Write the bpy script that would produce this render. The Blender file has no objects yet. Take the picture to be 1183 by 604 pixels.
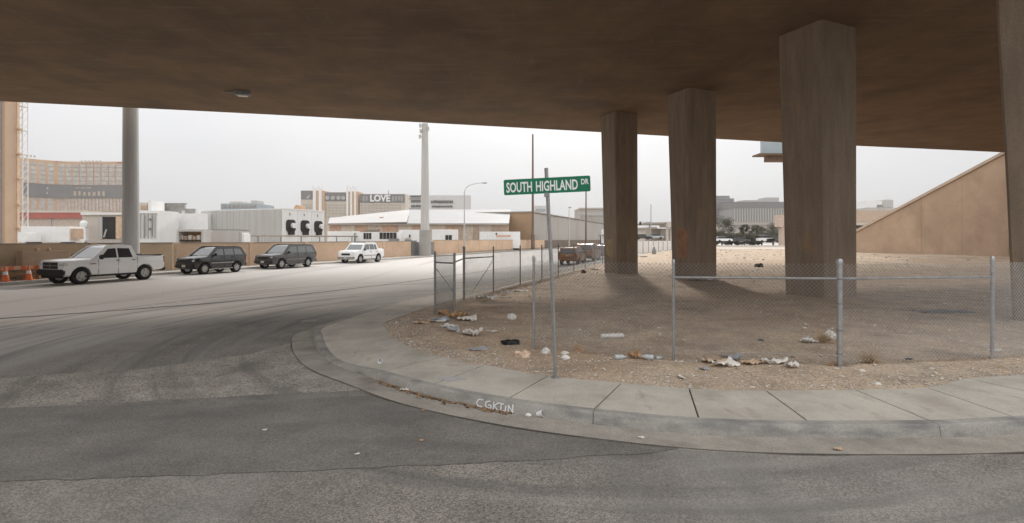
import bpy, bmesh, math, random
from mathutils import Vector, Matrix, noise
from mathutils.geometry import delaunay_2d_cdt
random.seed(7)
R = math.radians
scene = bpy.context.scene
COL = scene.collection

# ------------------------------------------------------------------ camera
FOC, CAMH, HOR, CX = 600.0, 2.3, 276.0, 591.5          # measured focal length, height, horizon
cam_d = bpy.data.cameras.new('Camera')
cam_d.sensor_width = 36; cam_d.sensor_fit = 'HORIZONTAL'
cam_d.lens = FOC / 1183 * 36
cam_d.shift_y = -(302 - HOR) / 1183
cam_d.clip_start = 0.1; cam_d.clip_end = 6000
cam = bpy.data.objects.new('Camera', cam_d); COL.objects.link(cam)
cam.location = (0, 0, CAMH); cam.rotation_euler = (R(90), 0, 0)
scene.camera = cam

# ------------------------------------------------------------------ sky and sun
SUN_EL, SUN_AZ = 27.0, 8.5
w = bpy.data.worlds.new('World'); scene.world = w; w.use_nodes = True
nt = w.node_tree; nt.nodes.clear()
out = nt.nodes.new('ShaderNodeOutputWorld')
sky = nt.nodes.new('ShaderNodeTexSky'); sky.sky_type = 'NISHITA'; sky.sun_disc = False
sky.sun_elevation = R(SUN_EL); sky.sun_rotation = R(SUN_AZ); sky.dust_density = 5; sky.air_density = 1.0
b1 = nt.nodes.new('ShaderNodeBackground'); b1.inputs['Strength'].default_value = 0.08
hs = nt.nodes.new('ShaderNodeHueSaturation'); hs.inputs['Saturation'].default_value = 0.35
nt.links.new(sky.outputs[0], hs.inputs['Color']); nt.links.new(hs.outputs[0], b1.inputs['Color'])
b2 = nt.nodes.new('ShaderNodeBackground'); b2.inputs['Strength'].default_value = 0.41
tc = nt.nodes.new('ShaderNodeTexCoord'); nz = nt.nodes.new('ShaderNodeTexNoise')
nz.inputs['Scale'].default_value = 2.2; nz.inputs['Detail'].default_value = 5
mp = nt.nodes.new('ShaderNodeMapping'); mp.inputs['Scale'].default_value = (1, 1, 2.5)
nt.links.new(tc.outputs['Generated'], mp.inputs['Vector']); nt.links.new(mp.outputs[0], nz.inputs['Vector'])
cr = nt.nodes.new('ShaderNodeValToRGB')
cr.color_ramp.elements[0].position = .3; cr.color_ramp.elements[0].color = (.90, .905, .93, 1)
cr.color_ramp.elements[1].position = .7; cr.color_ramp.elements[1].color = (1.0, 1.0, 1.01, 1)
nt.links.new(nz.outputs['Fac'], cr.inputs[0])
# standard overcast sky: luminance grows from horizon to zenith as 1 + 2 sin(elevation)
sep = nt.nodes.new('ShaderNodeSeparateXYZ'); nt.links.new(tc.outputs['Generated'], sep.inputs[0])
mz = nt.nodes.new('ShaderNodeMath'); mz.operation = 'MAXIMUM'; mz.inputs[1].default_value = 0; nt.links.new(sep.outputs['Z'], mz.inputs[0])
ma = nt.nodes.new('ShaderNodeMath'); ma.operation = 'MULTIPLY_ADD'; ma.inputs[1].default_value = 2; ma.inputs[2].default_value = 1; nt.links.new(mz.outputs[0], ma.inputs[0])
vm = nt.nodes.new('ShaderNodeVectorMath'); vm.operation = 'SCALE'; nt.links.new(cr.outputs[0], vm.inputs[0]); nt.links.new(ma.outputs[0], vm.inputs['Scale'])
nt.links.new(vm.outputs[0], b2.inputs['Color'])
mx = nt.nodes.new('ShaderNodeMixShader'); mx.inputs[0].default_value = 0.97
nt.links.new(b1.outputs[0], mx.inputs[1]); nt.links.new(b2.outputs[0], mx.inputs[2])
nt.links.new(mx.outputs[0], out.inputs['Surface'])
sd = bpy.data.lights.new('Sun', 'SUN'); sd.energy = 1.2; sd.angle = R(4.0); sd.color = (1, .93, .84)
sun = bpy.data.objects.new('Sun', sd); COL.objects.link(sun)
sun.rotation_euler = Vector((-math.sin(R(SUN_AZ)), -math.cos(R(SUN_AZ)), -math.tan(R(SUN_EL)))).to_track_quat('-Z', 'Y').to_euler()
vs = scene.view_settings
vs.view_transform = 'Standard'; vs.look = 'None'; vs.gamma = 1; vs.use_curve_mapping = False
vs.exposure = 0.78

# ------------------------------------------------------------------ measuring helpers
def P(x, y, z=0.0):
    Y = FOC * (CAMH - z) / (y - HOR)
    return Vector(((x - CX) / FOC * Y, Y, z))
def AT(x, y, Y):
    return Vector(((x - CX) / FOC * Y, Y, CAMH - (y - HOR) / FOC * Y))
def ZT(y, Y):
    return CAMH - (y - HOR) / FOC * Y
D = Vector((.342, .94, 0)).normalized(); N = Vector((D.y, -D.x, 0))      # along and across the avenue
def NT(n, t, z=0.0):
    v = N * n + D * t; return Vector((v.x, v.y, z))
ROAD_RZ = math.atan2(D.y, D.x)

# ------------------------------------------------------------------ materials
MATS = {}
def M(name, col, rough=.85, var=.18, scale=2.0, bump=0.0, bscale=30.0, metal=0.0, spec=.3, col2=None, stretch=(1, 1, 1), rotz=0.0, speck=0.0, sscale=60.0, coat=0.0, detail=6, transmission=0):
    if name in MATS: return MATS[name]
    m = bpy.data.materials.new(name); m.use_nodes = True
    t = m.node_tree; bs = t.nodes['Principled BSDF']
    bs.inputs['Roughness'].default_value = rough; bs.inputs['Metallic'].default_value = metal
    bs.inputs['Specular IOR Level'].default_value = spec
    if coat: bs.inputs['Coat Weight'].default_value = coat; bs.inputs['Coat Roughness'].default_value = .08
    if transmission: bs.inputs['Transmission Weight'].default_value = transmission
    co = t.nodes.new('ShaderNodeTexCoord'); mp = t.nodes.new('ShaderNodeMapping')
    mp.inputs['Scale'].default_value = stretch; mp.inputs['Rotation'].default_value = (0, 0, rotz)
    t.links.new(co.outputs['Object'], mp.inputs['Vector'])
    n1 = t.nodes.new('ShaderNodeTexNoise'); n1.inputs['Scale'].default_value = scale; n1.inputs['Detail'].default_value = detail
    n1.inputs['Roughness'].default_value = .65
    t.links.new(mp.outputs[0], n1.inputs['Vector'])
    r = t.nodes.new('ShaderNodeValToRGB')
    a = tuple(c * (1 - var) for c in col); b = col2 if col2 else tuple(min(1, c * (1 + var)) for c in col)
    r.color_ramp.elements[0].position = .32; r.color_ramp.elements[0].color = (*a, 1)
    r.color_ramp.elements[1].position = .68; r.color_ramp.elements[1].color = (*b, 1)
    t.links.new(n1.outputs['Fac'], r.inputs[0]); last = r.outputs[0]
    if speck:
        vo = t.nodes.new('ShaderNodeTexVoronoi'); vo.inputs['Scale'].default_value = sscale; t.links.new(co.outputs['Object'], vo.inputs['Vector'])
        vs_ = t.nodes.new('ShaderNodeSeparateColor'); t.links.new(vo.outputs['Color'], vs_.inputs[0])
        r2 = t.nodes.new('ShaderNodeValToRGB')
        r2.color_ramp.elements[0].position = .0; r2.color_ramp.elements[0].color = (1 - speck,) * 3 + (1,)
        r2.color_ramp.elements[1].position = 1; r2.color_ramp.elements[1].color = (1 + speck,) * 3 + (1,)
        t.links.new(vs_.outputs[0], r2.inputs[0])
        mm = t.nodes.new('ShaderNodeMix'); mm.data_type = 'RGBA'; mm.blend_type = 'MULTIPLY'; mm.inputs[0].default_value = 1
        t.links.new(last, mm.inputs[6]); t.links.new(r2.outputs[0], mm.inputs[7]); last = mm.outputs[2]
    t.links.new(last, bs.inputs['Base Color'])
    if bump:
        n3 = t.nodes.new('ShaderNodeTexNoise'); n3.inputs['Scale'].default_value = bscale; n3.inputs['Detail'].default_value = 5
        t.links.new(co.outputs['Object'], n3.inputs['Vector'])
        bp = t.nodes.new('ShaderNodeBump'); bp.inputs['Strength'].default_value = bump; bp.inputs['Distance'].default_value = .02
        t.links.new(n3.outputs['Fac'], bp.inputs['Height']); t.links.new(bp.outputs[0], bs.inputs['Normal'])
    MATS[name] = m; return m
def layer(m, col, scale, lo, hi, amount, stretch=(1, 1, 1), rotz=0.0, off=(0, 0, 0)):
    """mix a second colour into a material through a noise mask (stains, dirt)"""
    t = m.node_tree; bs = t.nodes['Principled BSDF']; src = bs.inputs['Base Color'].links[0].from_socket
    co = t.nodes.new('ShaderNodeTexCoord'); mp = t.nodes.new('ShaderNodeMapping')
    mp.inputs['Scale'].default_value = stretch; mp.inputs['Rotation'].default_value = (0, 0, rotz); mp.inputs['Location'].default_value = off
    t.links.new(co.outputs['Object'], mp.inputs['Vector'])
    n1 = t.nodes.new('ShaderNodeTexNoise'); n1.inputs['Scale'].default_value = scale; n1.inputs['Detail'].default_value = 7
    t.links.new(mp.outputs[0], n1.inputs['Vector'])
    mr = t.nodes.new('ShaderNodeMapRange'); mr.inputs[1].default_value = lo; mr.inputs[2].default_value = hi; mr.inputs[4].default_value = amount
    t.links.new(n1.outputs['Fac'], mr.inputs[0])
    mm = t.nodes.new('ShaderNodeMix'); mm.data_type = 'RGBA'; mm.inputs[7].default_value = (*col, 1)
    t.links.new(mr.outputs[0], mm.inputs[0]); t.links.new(src, mm.inputs[6]); t.links.new(mm.outputs[2], bs.inputs['Base Color'])
    return m

asphalt = M('asphalt', (.20, .18, .157), .75, .2, 1.3, bump=.18, bscale=120, speck=.5, sscale=75, spec=.3)
layer(asphalt, (.115, .108, .10), .35, .48, .66, .75, (1, .22, 1), -R(70) + 0)
layer(asphalt, (.29, .275, .26), .22, .5, .7, .6, (1, .2, 1), -R(70), (13, 5, 0))
def band(m, col, dirv, lo, hi, wob, nscale):
    '''paving of another colour on one side of a line across the sheet, the seam wavering'''
    t = m.node_tree; bs = t.nodes['Principled BSDF']; src = bs.inputs['Base Color'].links[0].from_socket
    co = t.nodes.new('ShaderNodeTexCoord'); dp = t.nodes.new('ShaderNodeVectorMath'); dp.operation = 'DOT_PRODUCT'; dp.inputs[1].default_value = dirv
    t.links.new(co.outputs['Object'], dp.inputs[0])
    n1 = t.nodes.new('ShaderNodeTexNoise'); n1.inputs['Scale'].default_value = nscale; n1.inputs['Detail'].default_value = 6; t.links.new(co.outputs['Object'], n1.inputs['Vector'])
    ma = t.nodes.new('ShaderNodeMath'); ma.operation = 'MULTIPLY_ADD'; ma.inputs[1].default_value = wob; t.links.new(n1.outputs['Fac'], ma.inputs[0]); t.links.new(dp.outputs['Value'], ma.inputs[2])
    mr = t.nodes.new('ShaderNodeMapRange'); mr.interpolation_type = 'SMOOTHSTEP'; mr.inputs[1].default_value = lo + wob / 2; mr.inputs[2].default_value = hi + wob / 2; mr.inputs[3].default_value = 1; mr.inputs[4].default_value = 0
    t.links.new(ma.outputs[0], mr.inputs[0]); mm = t.nodes.new('ShaderNodeMix'); mm.data_type = 'RGBA'; mm.inputs[7].default_value = (*col, 1)
    t.links.new(mr.outputs[0], mm.inputs[0]); t.links.new(src, mm.inputs[6]); t.links.new(mm.outputs[2], bs.inputs['Base Color'])
def tyre_arcs(m, col, centre, r0, r1, amount, seed):
    '''curved tyre scuffs left by cars turning round the corner'''
    t = m.node_tree; bs = t.nodes['Principled BSDF']; src = bs.inputs['Base Color'].links[0].from_socket
    def mth(op, a, b=None, c=None):
        n = t.nodes.new('ShaderNodeMath'); n.operation = op
        for i, q in enumerate((a, b, c)):
            if q is None: continue
            if isinstance(q, (int, float)): n.inputs[i].default_value = q
            else: t.links.new(q, n.inputs[i])
        return n.outputs[0]
    co = t.nodes.new('ShaderNodeTexCoord'); sp = t.nodes.new('ShaderNodeSeparateXYZ'); t.links.new(co.outputs['Object'], sp.inputs[0])
    dx, dy = mth('SUBTRACT', sp.outputs[0], centre[0]), mth('SUBTRACT', sp.outputs[1], centre[1])
    rr = mth('SQRT', mth('ADD', mth('MULTIPLY', dx, dx), mth('MULTIPLY', dy, dy))); an = mth('ARCTAN2', dy, dx)
    cb = t.nodes.new('ShaderNodeCombineXYZ'); t.links.new(mth('MULTIPLY', rr, 2.6), cb.inputs[0]); t.links.new(mth('MULTIPLY', an, 1.3), cb.inputs[1]); cb.inputs[2].default_value = seed
    nz = t.nodes.new('ShaderNodeTexNoise'); nz.inputs['Scale'].default_value = 1.0; nz.inputs['Detail'].default_value = 6; t.links.new(cb.outputs[0], nz.inputs['Vector'])
    m1 = t.nodes.new('ShaderNodeMapRange'); m1.inputs[1].default_value = .5; m1.inputs[2].default_value = .68; m1.inputs[4].default_value = amount; t.links.new(nz.outputs['Fac'], m1.inputs[0])
    m2 = t.nodes.new('ShaderNodeMapRange'); m2.interpolation_type = 'SMOOTHSTEP'; m2.inputs[1].default_value = r0; m2.inputs[2].default_value = r0 + 1; t.links.new(rr, m2.inputs[0])
    m3 = t.nodes.new('ShaderNodeMapRange'); m3.interpolation_type = 'SMOOTHSTEP'; m3.inputs[1].default_value = r1 - 4; m3.inputs[2].default_value = r1; m3.inputs[3].default_value = 1; m3.inputs[4].default_value = 0; t.links.new(rr, m3.inputs[0])
    mm = t.nodes.new('ShaderNodeMix'); mm.data_type = 'RGBA'; mm.inputs[7].default_value = (*col, 1)
    t.links.new(mth('MULTIPLY', m1.outputs[0], mth('MULTIPLY', m2.outputs[0], m3.outputs[0])), mm.inputs[0]); t.links.new(src, mm.inputs[6]); t.links.new(mm.outputs[2], bs.inputs['Base Color'])
band(asphalt, (.52, .49, .455), (D.y, -D.x, 0), -15.5, -10.5, 5, .18)
layer(asphalt, (.22, .21, .195), .42, .54, .74, .55, (1, .06, 1), R(20), (3, 0, 0))
layer(asphalt, (.48, .46, .43), .5, .56, .76, .45, (1, .07, 1), R(20), (9, 2, 0))
chip = M('chip_seal', (.28, .255, .22), .8, .2, 2.0, bump=.3, bscale=100, speck=.6, sscale=62)
layer(chip, (.11, .10, .095), .9, .55, .72, .6); tyre_arcs(chip, (.13, .12, .11), (1.5, 13.5), 6.4, 20, .7, 4.0)
tyre_arcs(asphalt, (.10, .094, .088), (1.5, 13.5), 6.4, 19, .7, 1.0); tyre_arcs(asphalt, (.36, .335, .30), (1.5, 13.5), 6.6, 16, .25, 7.0)
patchm = M('dark_asphalt', (.158, .145, .129), .7, .2, 1.1, bump=.15, bscale=120, speck=.34, sscale=85)
layer(patchm, (.10, .094, .088), .8, .52, .7, .6, (1, 2.5, 1), R(10))
concrete = M('sidewalk_concrete', (.455, .42, .36), .85, .15, 1.4, bump=.2, bscale=60, speck=.1, sscale=90)
layer(concrete, (.26, .225, .185), 1.0, .5, .72, .6)
layer(concrete, (.24, .19, .145), 5, .6, .74, .5, (1, .35, 1), R(60))
layer(concrete, (.15, .14, .135), 7, .66, .74, .5)
kerbm = M('kerb_concrete', (.31, .29, .26), .8, .16, 2.5, bump=.3, bscale=50, speck=.12, sscale=80)
layer(kerbm, (.13, .13, .13), 2.2, .5, .68, .6, (1, 1, 3))
gutterm = M('gutter_concrete', (.30, .275, .235), .8, .18, 1.8, bump=.3, bscale=50, speck=.15, sscale=80)
layer(gutterm, (.15, .13, .11), 1.6, .52, .7, .6)
jointm = M('joint_dirt', (.09, .075, .06), .95, .2, 6)
dirt = M('desert_dirt', (.44, .34, .245), .95, .24, 1.1, bump=1, bscale=16, speck=.3, sscale=34)
layer(dirt, (.46, .38, .30), .5, .52, .7, .55)
layer(dirt, (.25, .195, .15), 1.4, .56, .72, .6)
layer(dirt, (.40, .27, .17), .16, .5, .66, .6)
layer(dirt, (.22, .18, .15), .45, .58, .7, .6, (1, 2, 1))
ground_m = M('town_ground', (.36, .32, .27), .95, .25, .05, speck=.1, sscale=2)
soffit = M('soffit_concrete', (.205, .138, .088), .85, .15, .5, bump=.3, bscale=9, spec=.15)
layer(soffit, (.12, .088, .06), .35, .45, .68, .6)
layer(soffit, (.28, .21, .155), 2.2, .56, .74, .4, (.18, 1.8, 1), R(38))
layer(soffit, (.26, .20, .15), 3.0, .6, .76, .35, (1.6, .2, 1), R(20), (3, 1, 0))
pier = M('pier_concrete', (.28, .22, .165), .85, .16, 1.0, bump=.3, bscale=18, stretch=(2.5, 2.5, .4), speck=.08, sscale=30, spec=.2)
layer(pier, (.20, .155, .12), 1.5, .5, .7, .6, (2.2, 2.2, .35))
layer(pier, (.46, .27, .13), .45, .62, .72, .4)
abut = M('abutment_stucco', (.47, .345, .25), .9, .12, .35, bump=.3, bscale=12, speck=.06, sscale=20, spec=.15)
layer(abut, (.33, .24, .17), .5, .5, .7, .5, (1, 1, .5))
coping = M('coping', (.52, .42, .33), .85, .1, 1)
blockw = M('block_wall_tan', (.60, .43, .30), .9, .12, .4, bump=.2, bscale=8, speck=.06, sscale=12)
blockd = M('block_wall_brown', (.50, .375, .255), .9, .14, .4, bump=.2, bscale=8)
capm = M('wall_cap', (.33, .29, .25), .9, .1, 1)
galv = M('galvanised', (.42, .42, .42), .42, .18, 9, metal=.75, spec=.5)
galvd = M('galvanised_dull', (.27, .27, .265), .55, .2, 7, metal=.5)
steel = M('pole_steel', (.46, .455, .44), .6, .12, .6, metal=.1, stretch=(3, 3, .3))
steelw = M('pole_pale', (.52, .51, .48), .6, .1, .6, stretch=(3, 3, .3))
wood = M('pole_wood', (.17, .12, .085), .9, .2, 2, stretch=(4, 4, .2))
green = M('sign_green', (.012, .17, .085), .45, .12, 3)
white = M('white_paint', (.80, .80, .79), .5, .06, 1.5)
whitem = M('white_metal', (.74, .735, .72), .6, .07, .4, stretch=(1, 1, .4))
greym = M('grey_metal', (.47, .455, .435), .6, .08, .3, stretch=(6, 6, .2))
dark = M('dark_gap', (.03, .027, .025), .8, .2, 2)
blackp = M('black_plastic', (.025, .025, .026), .5, .15, 4)
rubber = M('rubber', (.022, .021, .02), .85, .2, 8)
rimm = M('alloy', (.48, .48, .47), .35, .1, 5, metal=.8)
glass = M('car_glass', (.035, .04, .042), .06, .1, 1, spec=.9)
glassl = M('car_glass_pale', (.16, .17, .17), .08, .1, 1, spec=.9)
lampm = M('headlamp', (.62, .62, .6), .12, .05, 3, spec=.8)
tailm = M('tail_lamp', (.30, .02, .015), .2, .1, 3, spec=.7)
chrome = M('chrome', (.6, .6, .6), .18, .05, 3, metal=1)
platem = M('plate', (.6, .58, .55), .5, .05, 3)
car_white = M('paint_white', (.87, .87, .86), .3, .04, .8, coat=.6)
car_black = M('paint_black', (.03, .028, .027), .28, .1, .8, coat=.8)
car_grey = M('paint_dark_grey', (.075, .07, .066), .3, .1, .8, coat=.8)
car_orange = M('paint_copper', (.40, .165, .05), .32, .1, .8, coat=.7)
car_brown = M('paint_brown', (.32, .14, .055), .32, .1, .8, coat=.7)
foil = M('foliage_dark', (.07, .062, .035), .8, .35, 1.2)
foil2 = M('foliage_grey', (.085, .075, .045), .8, .35, 1.2)
bark = M('bark', (.12, .09, .065), .9, .2, 3)
straw = M('dry_twigs', (.46, .32, .17), .9, .25, 14)
card = M('cardboard', (.47, .29, .16), .9, .12, 12)
paper = M('paper_litter', (.66, .62, .56), .85, .12, 9)
bagw = M('plastic_bag', (.70, .68, .64), .55, .1, 9)
bagg = M('grey_plastic', (.36, .36, .37), .6, .15, 9)
bagb = M('black_bag', (.018, .017, .017), .4, .2, 9)
clear = M('clear_bottle', (.50, .53, .53), .2, .15, 14, spec=.6)
orange = M('cone_orange', (.75, .19, .07), .6, .1, 4)
pebm = M('pebbles', (.47, .42, .36), .9, .55, 30)
spray = M('spray_white', (.72, .72, .71), .7, .1, 20)

# ------------------------------------------------------------------ mesh helpers
ORIG = {}
class MB:
    def __init__(s): s.v = []; s.f = []
    def add(s, vs, fs):
        o = len(s.v); s.v += [Vector(v) for v in vs]; s.f += [tuple(i + o for i in f) for f in fs]; return s
    def box(s, c, d, rz=0.0, taper=1.0):
        hx, hy, hz = d[0] / 2, d[1] / 2, d[2] / 2; c = Vector(c); q = Matrix.Rotation(rz, 3, 'Z'); vs = []
        for z in (-1, 1):
            k = taper if z > 0 else 1
            for x, y in ((-1, -1), (1, -1), (1, 1), (-1, 1)): vs.append(c + q @ Vector((x * hx * k, y * hy * k, z * hz)))
        return s.add(vs, [(3, 2, 1, 0), (4, 5, 6, 7), (0, 1, 5, 4), (1, 2, 6, 5), (2, 3, 7, 6), (3, 0, 4, 7)])
    def prism(s, pts, off):
        """closed polygon pts (list of Vectors) extruded by vector off"""
        n = len(pts); off = Vector(off)
        return s.add([Vector(p) for p in pts] + [Vector(p) + off for p in pts],
                     [tuple(range(n - 1, -1, -1)), tuple(range(n, 2 * n))] + [(i, (i + 1) % n, n + (i + 1) % n, n + i) for i in range(n)])
    def tube(s, path, rad, k=8, cap=True):
        path = [Vector(p) for p in path]; rr = rad if isinstance(rad, (list, tuple)) else [rad] * len(path); rings = []
        for i, p in enumerate(path):
            d = (path[min(i + 1, len(path) - 1)] - path[max(i - 1, 0)]).normalized()
            a = Vector((0, 0, 1)) if abs(d.z) < .9 else Vector((1, 0, 0))
            u = d.cross(a).normalized(); v = d.cross(u)
            rings.append([p + (u * math.cos(2 * math.pi * j / k) + v * math.sin(2 * math.pi * j / k)) * rr[i] for j in range(k)])
        fs = []
        for i in range(len(path) - 1):
            for j in range(k): fs.append((i * k + j, i * k + (j + 1) % k, (i + 1) * k + (j + 1) % k, (i + 1) * k + j))
        if cap: fs += [tuple(range(k - 1, -1, -1)), tuple(range((len(path) - 1) * k, len(path) * k))]
        return s.add([p for r in rings for p in r], fs)
    def lathe(s, prof, k=16, M4=None, cap=True):
        vs = []; M4 = M4 or Matrix.Identity(4)
        for r, z in prof:
            for j in range(k):
                a = 2 * math.pi * j / k; vs.append(M4 @ Vector((r * math.cos(a), r * math.sin(a), z)))
        fs = [(i * k + j, i * k + (j + 1) % k, (i + 1) * k + (j + 1) % k, (i + 1) * k + j) for i in range(len(prof) - 1) for j in range(k)]
        if cap: fs += [tuple(range(k - 1, -1, -1)), tuple(range((len(prof) - 1) * k, len(prof) * k))]
        return s.add(vs, fs)
    def build(s, name, mat, parent=None, smooth=None, bevel=0.0, world=True, fix=True):
        me = bpy.data.meshes.new(name)
        o = Vector((0, 0, 0))
        if parent is not None and world: o = ORIG.get(parent.name, o)
        me.from_pydata([v - o for v in s.v], [], s.f)
        if fix or bevel:
            bm = bmesh.new(); bm.from_mesh(me)
            if bevel: bmesh.ops.bevel(bm, geom=[e for e in bm.edges if len(e.link_faces) == 2 and e.calc_face_angle(0) > .5], offset=bevel, segments=2, affect='EDGES', clamp_overlap=True)
            bmesh.ops.recalc_face_normals(bm, faces=bm.faces); bm.to_mesh(me); bm.free()
        if smooth is not None:
            me.shade_smooth(); me.set_sharp_from_angle(angle=R(smooth))
        me.materials.append(mat)
        return link(name, me, parent)
def link(name, me, parent=None):
    ob = bpy.data.objects.new(name, me); COL.objects.link(ob)
    if parent is not None:
        ob.parent = parent; ORIG[ob.name] = ORIG.get(parent.name, Vector((0, 0, 0)))
    return ob
def thing(name, label, cat, loc=(0, 0, 0), rz=0.0, group=None):
    e = bpy.data.objects.new(name, None); COL.objects.link(e); e.location = loc; e.rotation_euler = (0, 0, rz)
    e.empty_display_size = .2; ORIG[e.name] = Vector(loc) if rz == 0 else Vector((0, 0, 0)); return tag(e, label, cat, group)
def tag(o, label, cat, group=None):
    o['label'] = label; o['category'] = cat
    if group: o['group'] = group
    return o
def structure(o): o['kind'] = 'structure'; return o
def stuff(o): o['kind'] = 'stuff'; return o
def rebase(o, loc):
    """move a mesh object's origin to loc (a point in world space) without moving the mesh"""
    o.data.transform(Matrix.Translation(-Vector(loc))); o.location = loc; return o
def catmull(pts, per):
    res = []; n = len(pts)
    for i in range(n - 1):
        p0, p1, p2, p3 = pts[max(i - 1, 0)], pts[i], pts[i + 1], pts[min(i + 2, n - 1)]
        for j in range(per):
            t = j / per
            res.append(.5 * ((2 * p1) + (p2 - p0) * t + (2 * p0 - 5 * p1 + 4 * p2 - p3) * t * t + (3 * p1 - p0 - 3 * p2 + p3) * t ** 3))
    res.append(pts[-1].copy()); return res
def text_mesh(body, size, sx=1.0, extrude=.002, bold=0.0, align='CENTER'):
    cu = bpy.data.curves.new('lettering', 'FONT'); cu.body = body; cu.size = size; cu.extrude = extrude; cu.align_x = align; cu.offset = bold; cu.resolution_u = 3
    ob = bpy.data.objects.new('lettering', cu); COL.objects.link(ob)
    dg = bpy.context.evaluated_depsgraph_get(); me = bpy.data.meshes.new_from_object(ob.evaluated_get(dg))
    bpy.data.objects.remove(ob); bpy.data.curves.remove(cu)
    me.transform(Matrix.Diagonal((sx, 1, 1, 1))); return me

# ------------------------------------------------------------------ ground, road
def sheet(name, pts, z, mat):
    mb = MB(); mb.add([Vector((p[0], p[1], z)) for p in pts], [tuple(range(len(pts)))])
    o = mb.build(name, mat); return o
structure(sheet('ground', [(-3000, -600), (3000, -600), (3000, 4500), (-3000, 4500)], -.05, ground_m))
KN = -32.35
pl = [NT(KN - .1, -120), NT(60, -120), NT(60, 500), NT(KN - .1, 500)]
structure(sheet('road', [(p.x, p.y) for p in pl], 0, asphalt))
def ragged(pts, amp, step=.09):
    res = []
    for i in range(len(pts)):
        a, b = pts[i], pts[(i + 1) % len(pts)]; k = max(1, int((b - a).length / step)); am2 = amp * .5
        for j in range(k):
            p = a.lerp(b, j / k); q = noise.noise_vector(p * 1.7) * amp + noise.noise_vector(p * 9) * am2; res.append((p.x + q.x, p.y + q.y))
    return res
def patch(name, pts, z, mat, amp=.05):
    loop = ragged([Vector((p[0], p[1], 0)) for p in pts], amp)
    mb = MB(); mb.add([Vector((x, y, z)) for x, y in loop], [tuple(range(len(loop)))])
    o = mb.build(name, mat); bm = bmesh.new(); bm.from_mesh(o.data); bmesh.ops.triangulate(bm, faces=bm.faces); bm.to_mesh(o.data); bm.free()
    return structure(o)
patch('chip_seal_patch', [(-30, 5.2), (-16, 7.4), (-9.3, 8.3), (-6.6, 9.15), (-5.2, 10.4), (-4.85, 11.6), (-4.35, 10.9), (-3.6, 9.6), (-2.9, 8.7), (-2.1, 7.95), (-6.94, 7.02), (-16, 5.9), (-30, 4.2)], .003, chip)
patch('dark_asphalt_patch', [(-30, 4.45), (-16, 6.0), (-6.94, 7.04), (-4.5, 7.3), (-2.1, 7.62), (-1.5, 7.2), (-.4, 6.7), (.9, 6.15), (2.1, 5.78), (1.4, 5.55), (-.28, 5.36), (-2.48, 5.1), (-4.86, 4.92), (-14, 3.9), (-30, 2.2)], .005, patchm, .06)
seam = catmull([Vector((x, y, 0)) for x, y in [(-34, 6), (-22, 10.3), (-14.8, 15.0), (-12, 17.4), (-9.7, 20), (-6, 27), (0, 42)]], 8)
mb = MB()
for i in range(len(seam) - 1):
    a, b = seam[i], seam[i + 1]; d = (b - a).normalized(); s_ = Vector((d.y, -d.x, 0)) * (.09 + .05 * noise.noise(a)); 
    mb.add([a - s_, b - s_, b + s_, a + s_], [(0, 1, 2, 3)])
for v in mb.v: v.z = .007
structure(mb.build('tar_seam', M('tar', (.075, .07, .066), .6, .2, 3)))
for k, (x, y) in enumerate([(176, 353), (205.6, 349.4), (237, 345.7), (148, 341), (189, 337), (227, 333)]):
    p = P(x, y); o = MB().lathe([(.075, 0), (.07, .015), (.04, .022), (.005, .023)], 12, Matrix.Translation((p.x, p.y, .001))).build('road_stud', whitem, smooth=50)
    rebase(o, (p.x, p.y, .001))
    tag(o, 'small white ceramic stud dotted along a lane line of the avenue', 'road stud', 'white studs on the lane lines')
p = P(358, 371)
o = MB().lathe([(.24, 0), (.24, .012), (.2, .016), (.01, .016)], 18, Matrix.Translation((p.x, p.y, .001))).build('valve_cover', gutterm); rebase(o, (p.x, p.y, .001))
tag(o, 'small pale round valve cover in asphalt beside the corner kerb', 'cover')

# ------------------------------------------------------------------ corner sidewalk, kerb and gutter
outer, back = [], []
for t in [140, 100, 75] + [60 - 1.85 * i for i in range(25)]:
    outer.append(NT(-9.62, t, .15)); back.append(NT(-8.15, t, .15))
jt = [((384.5, 374, .15), (452, 369)), ((372.7, 388, .12), (446, 380)), ((391.5, 414.5, .035), (467.5, 398)), ((445, 428, .12), (511, 412.5)), ((503, 443, .15), (560, 421.5)),
      ((589.5, 459, .15), (633, 434)), ((687.5, 471.5, .15), (718, 442)), ((807, 482, .15), (796, 448.5)), ((932, 485.5, .15), (884.5, 451)), ((1072, 485, .15), (987.6, 450)), ((1168.5, 480.5, .15), (1070.5, 447.5))]
for a, b in jt: outer.append(P(*a)); back.append(P(b[0], b[1], .15))
a, b = outer[-1].copy(), back[-1].copy()
for k in range(14):
    ang = R(10 + min(k, 8) * 2.0); d = Vector((math.cos(ang), math.sin(ang), 0)); a = a + d * 1.5; b = a + Vector((-math.sin(ang), math.cos(ang), 0)) * 1.5 + d * (-.25)
    outer.append(a.copy()); back.append(Vector((b.x, b.y, .15)))
PER = 6
oc, bc = catmull(outer, PER), catmull(back, PER)
side = structure(bpy.data.objects.new('sidewalk', None)); COL.objects.link(side); ORIG['sidewalk'] = Vector()
bed = MB()
for i in range(len(oc) - 1):
    z4 = Vector((0, 0, -.03)); bed.add([oc[i] + z4, oc[i + 1] + z4, bc[i + 1] + z4, bc[i] + z4], [(0, 1, 2, 3)])
bed.build('joint_bed', jointm, side)
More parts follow.
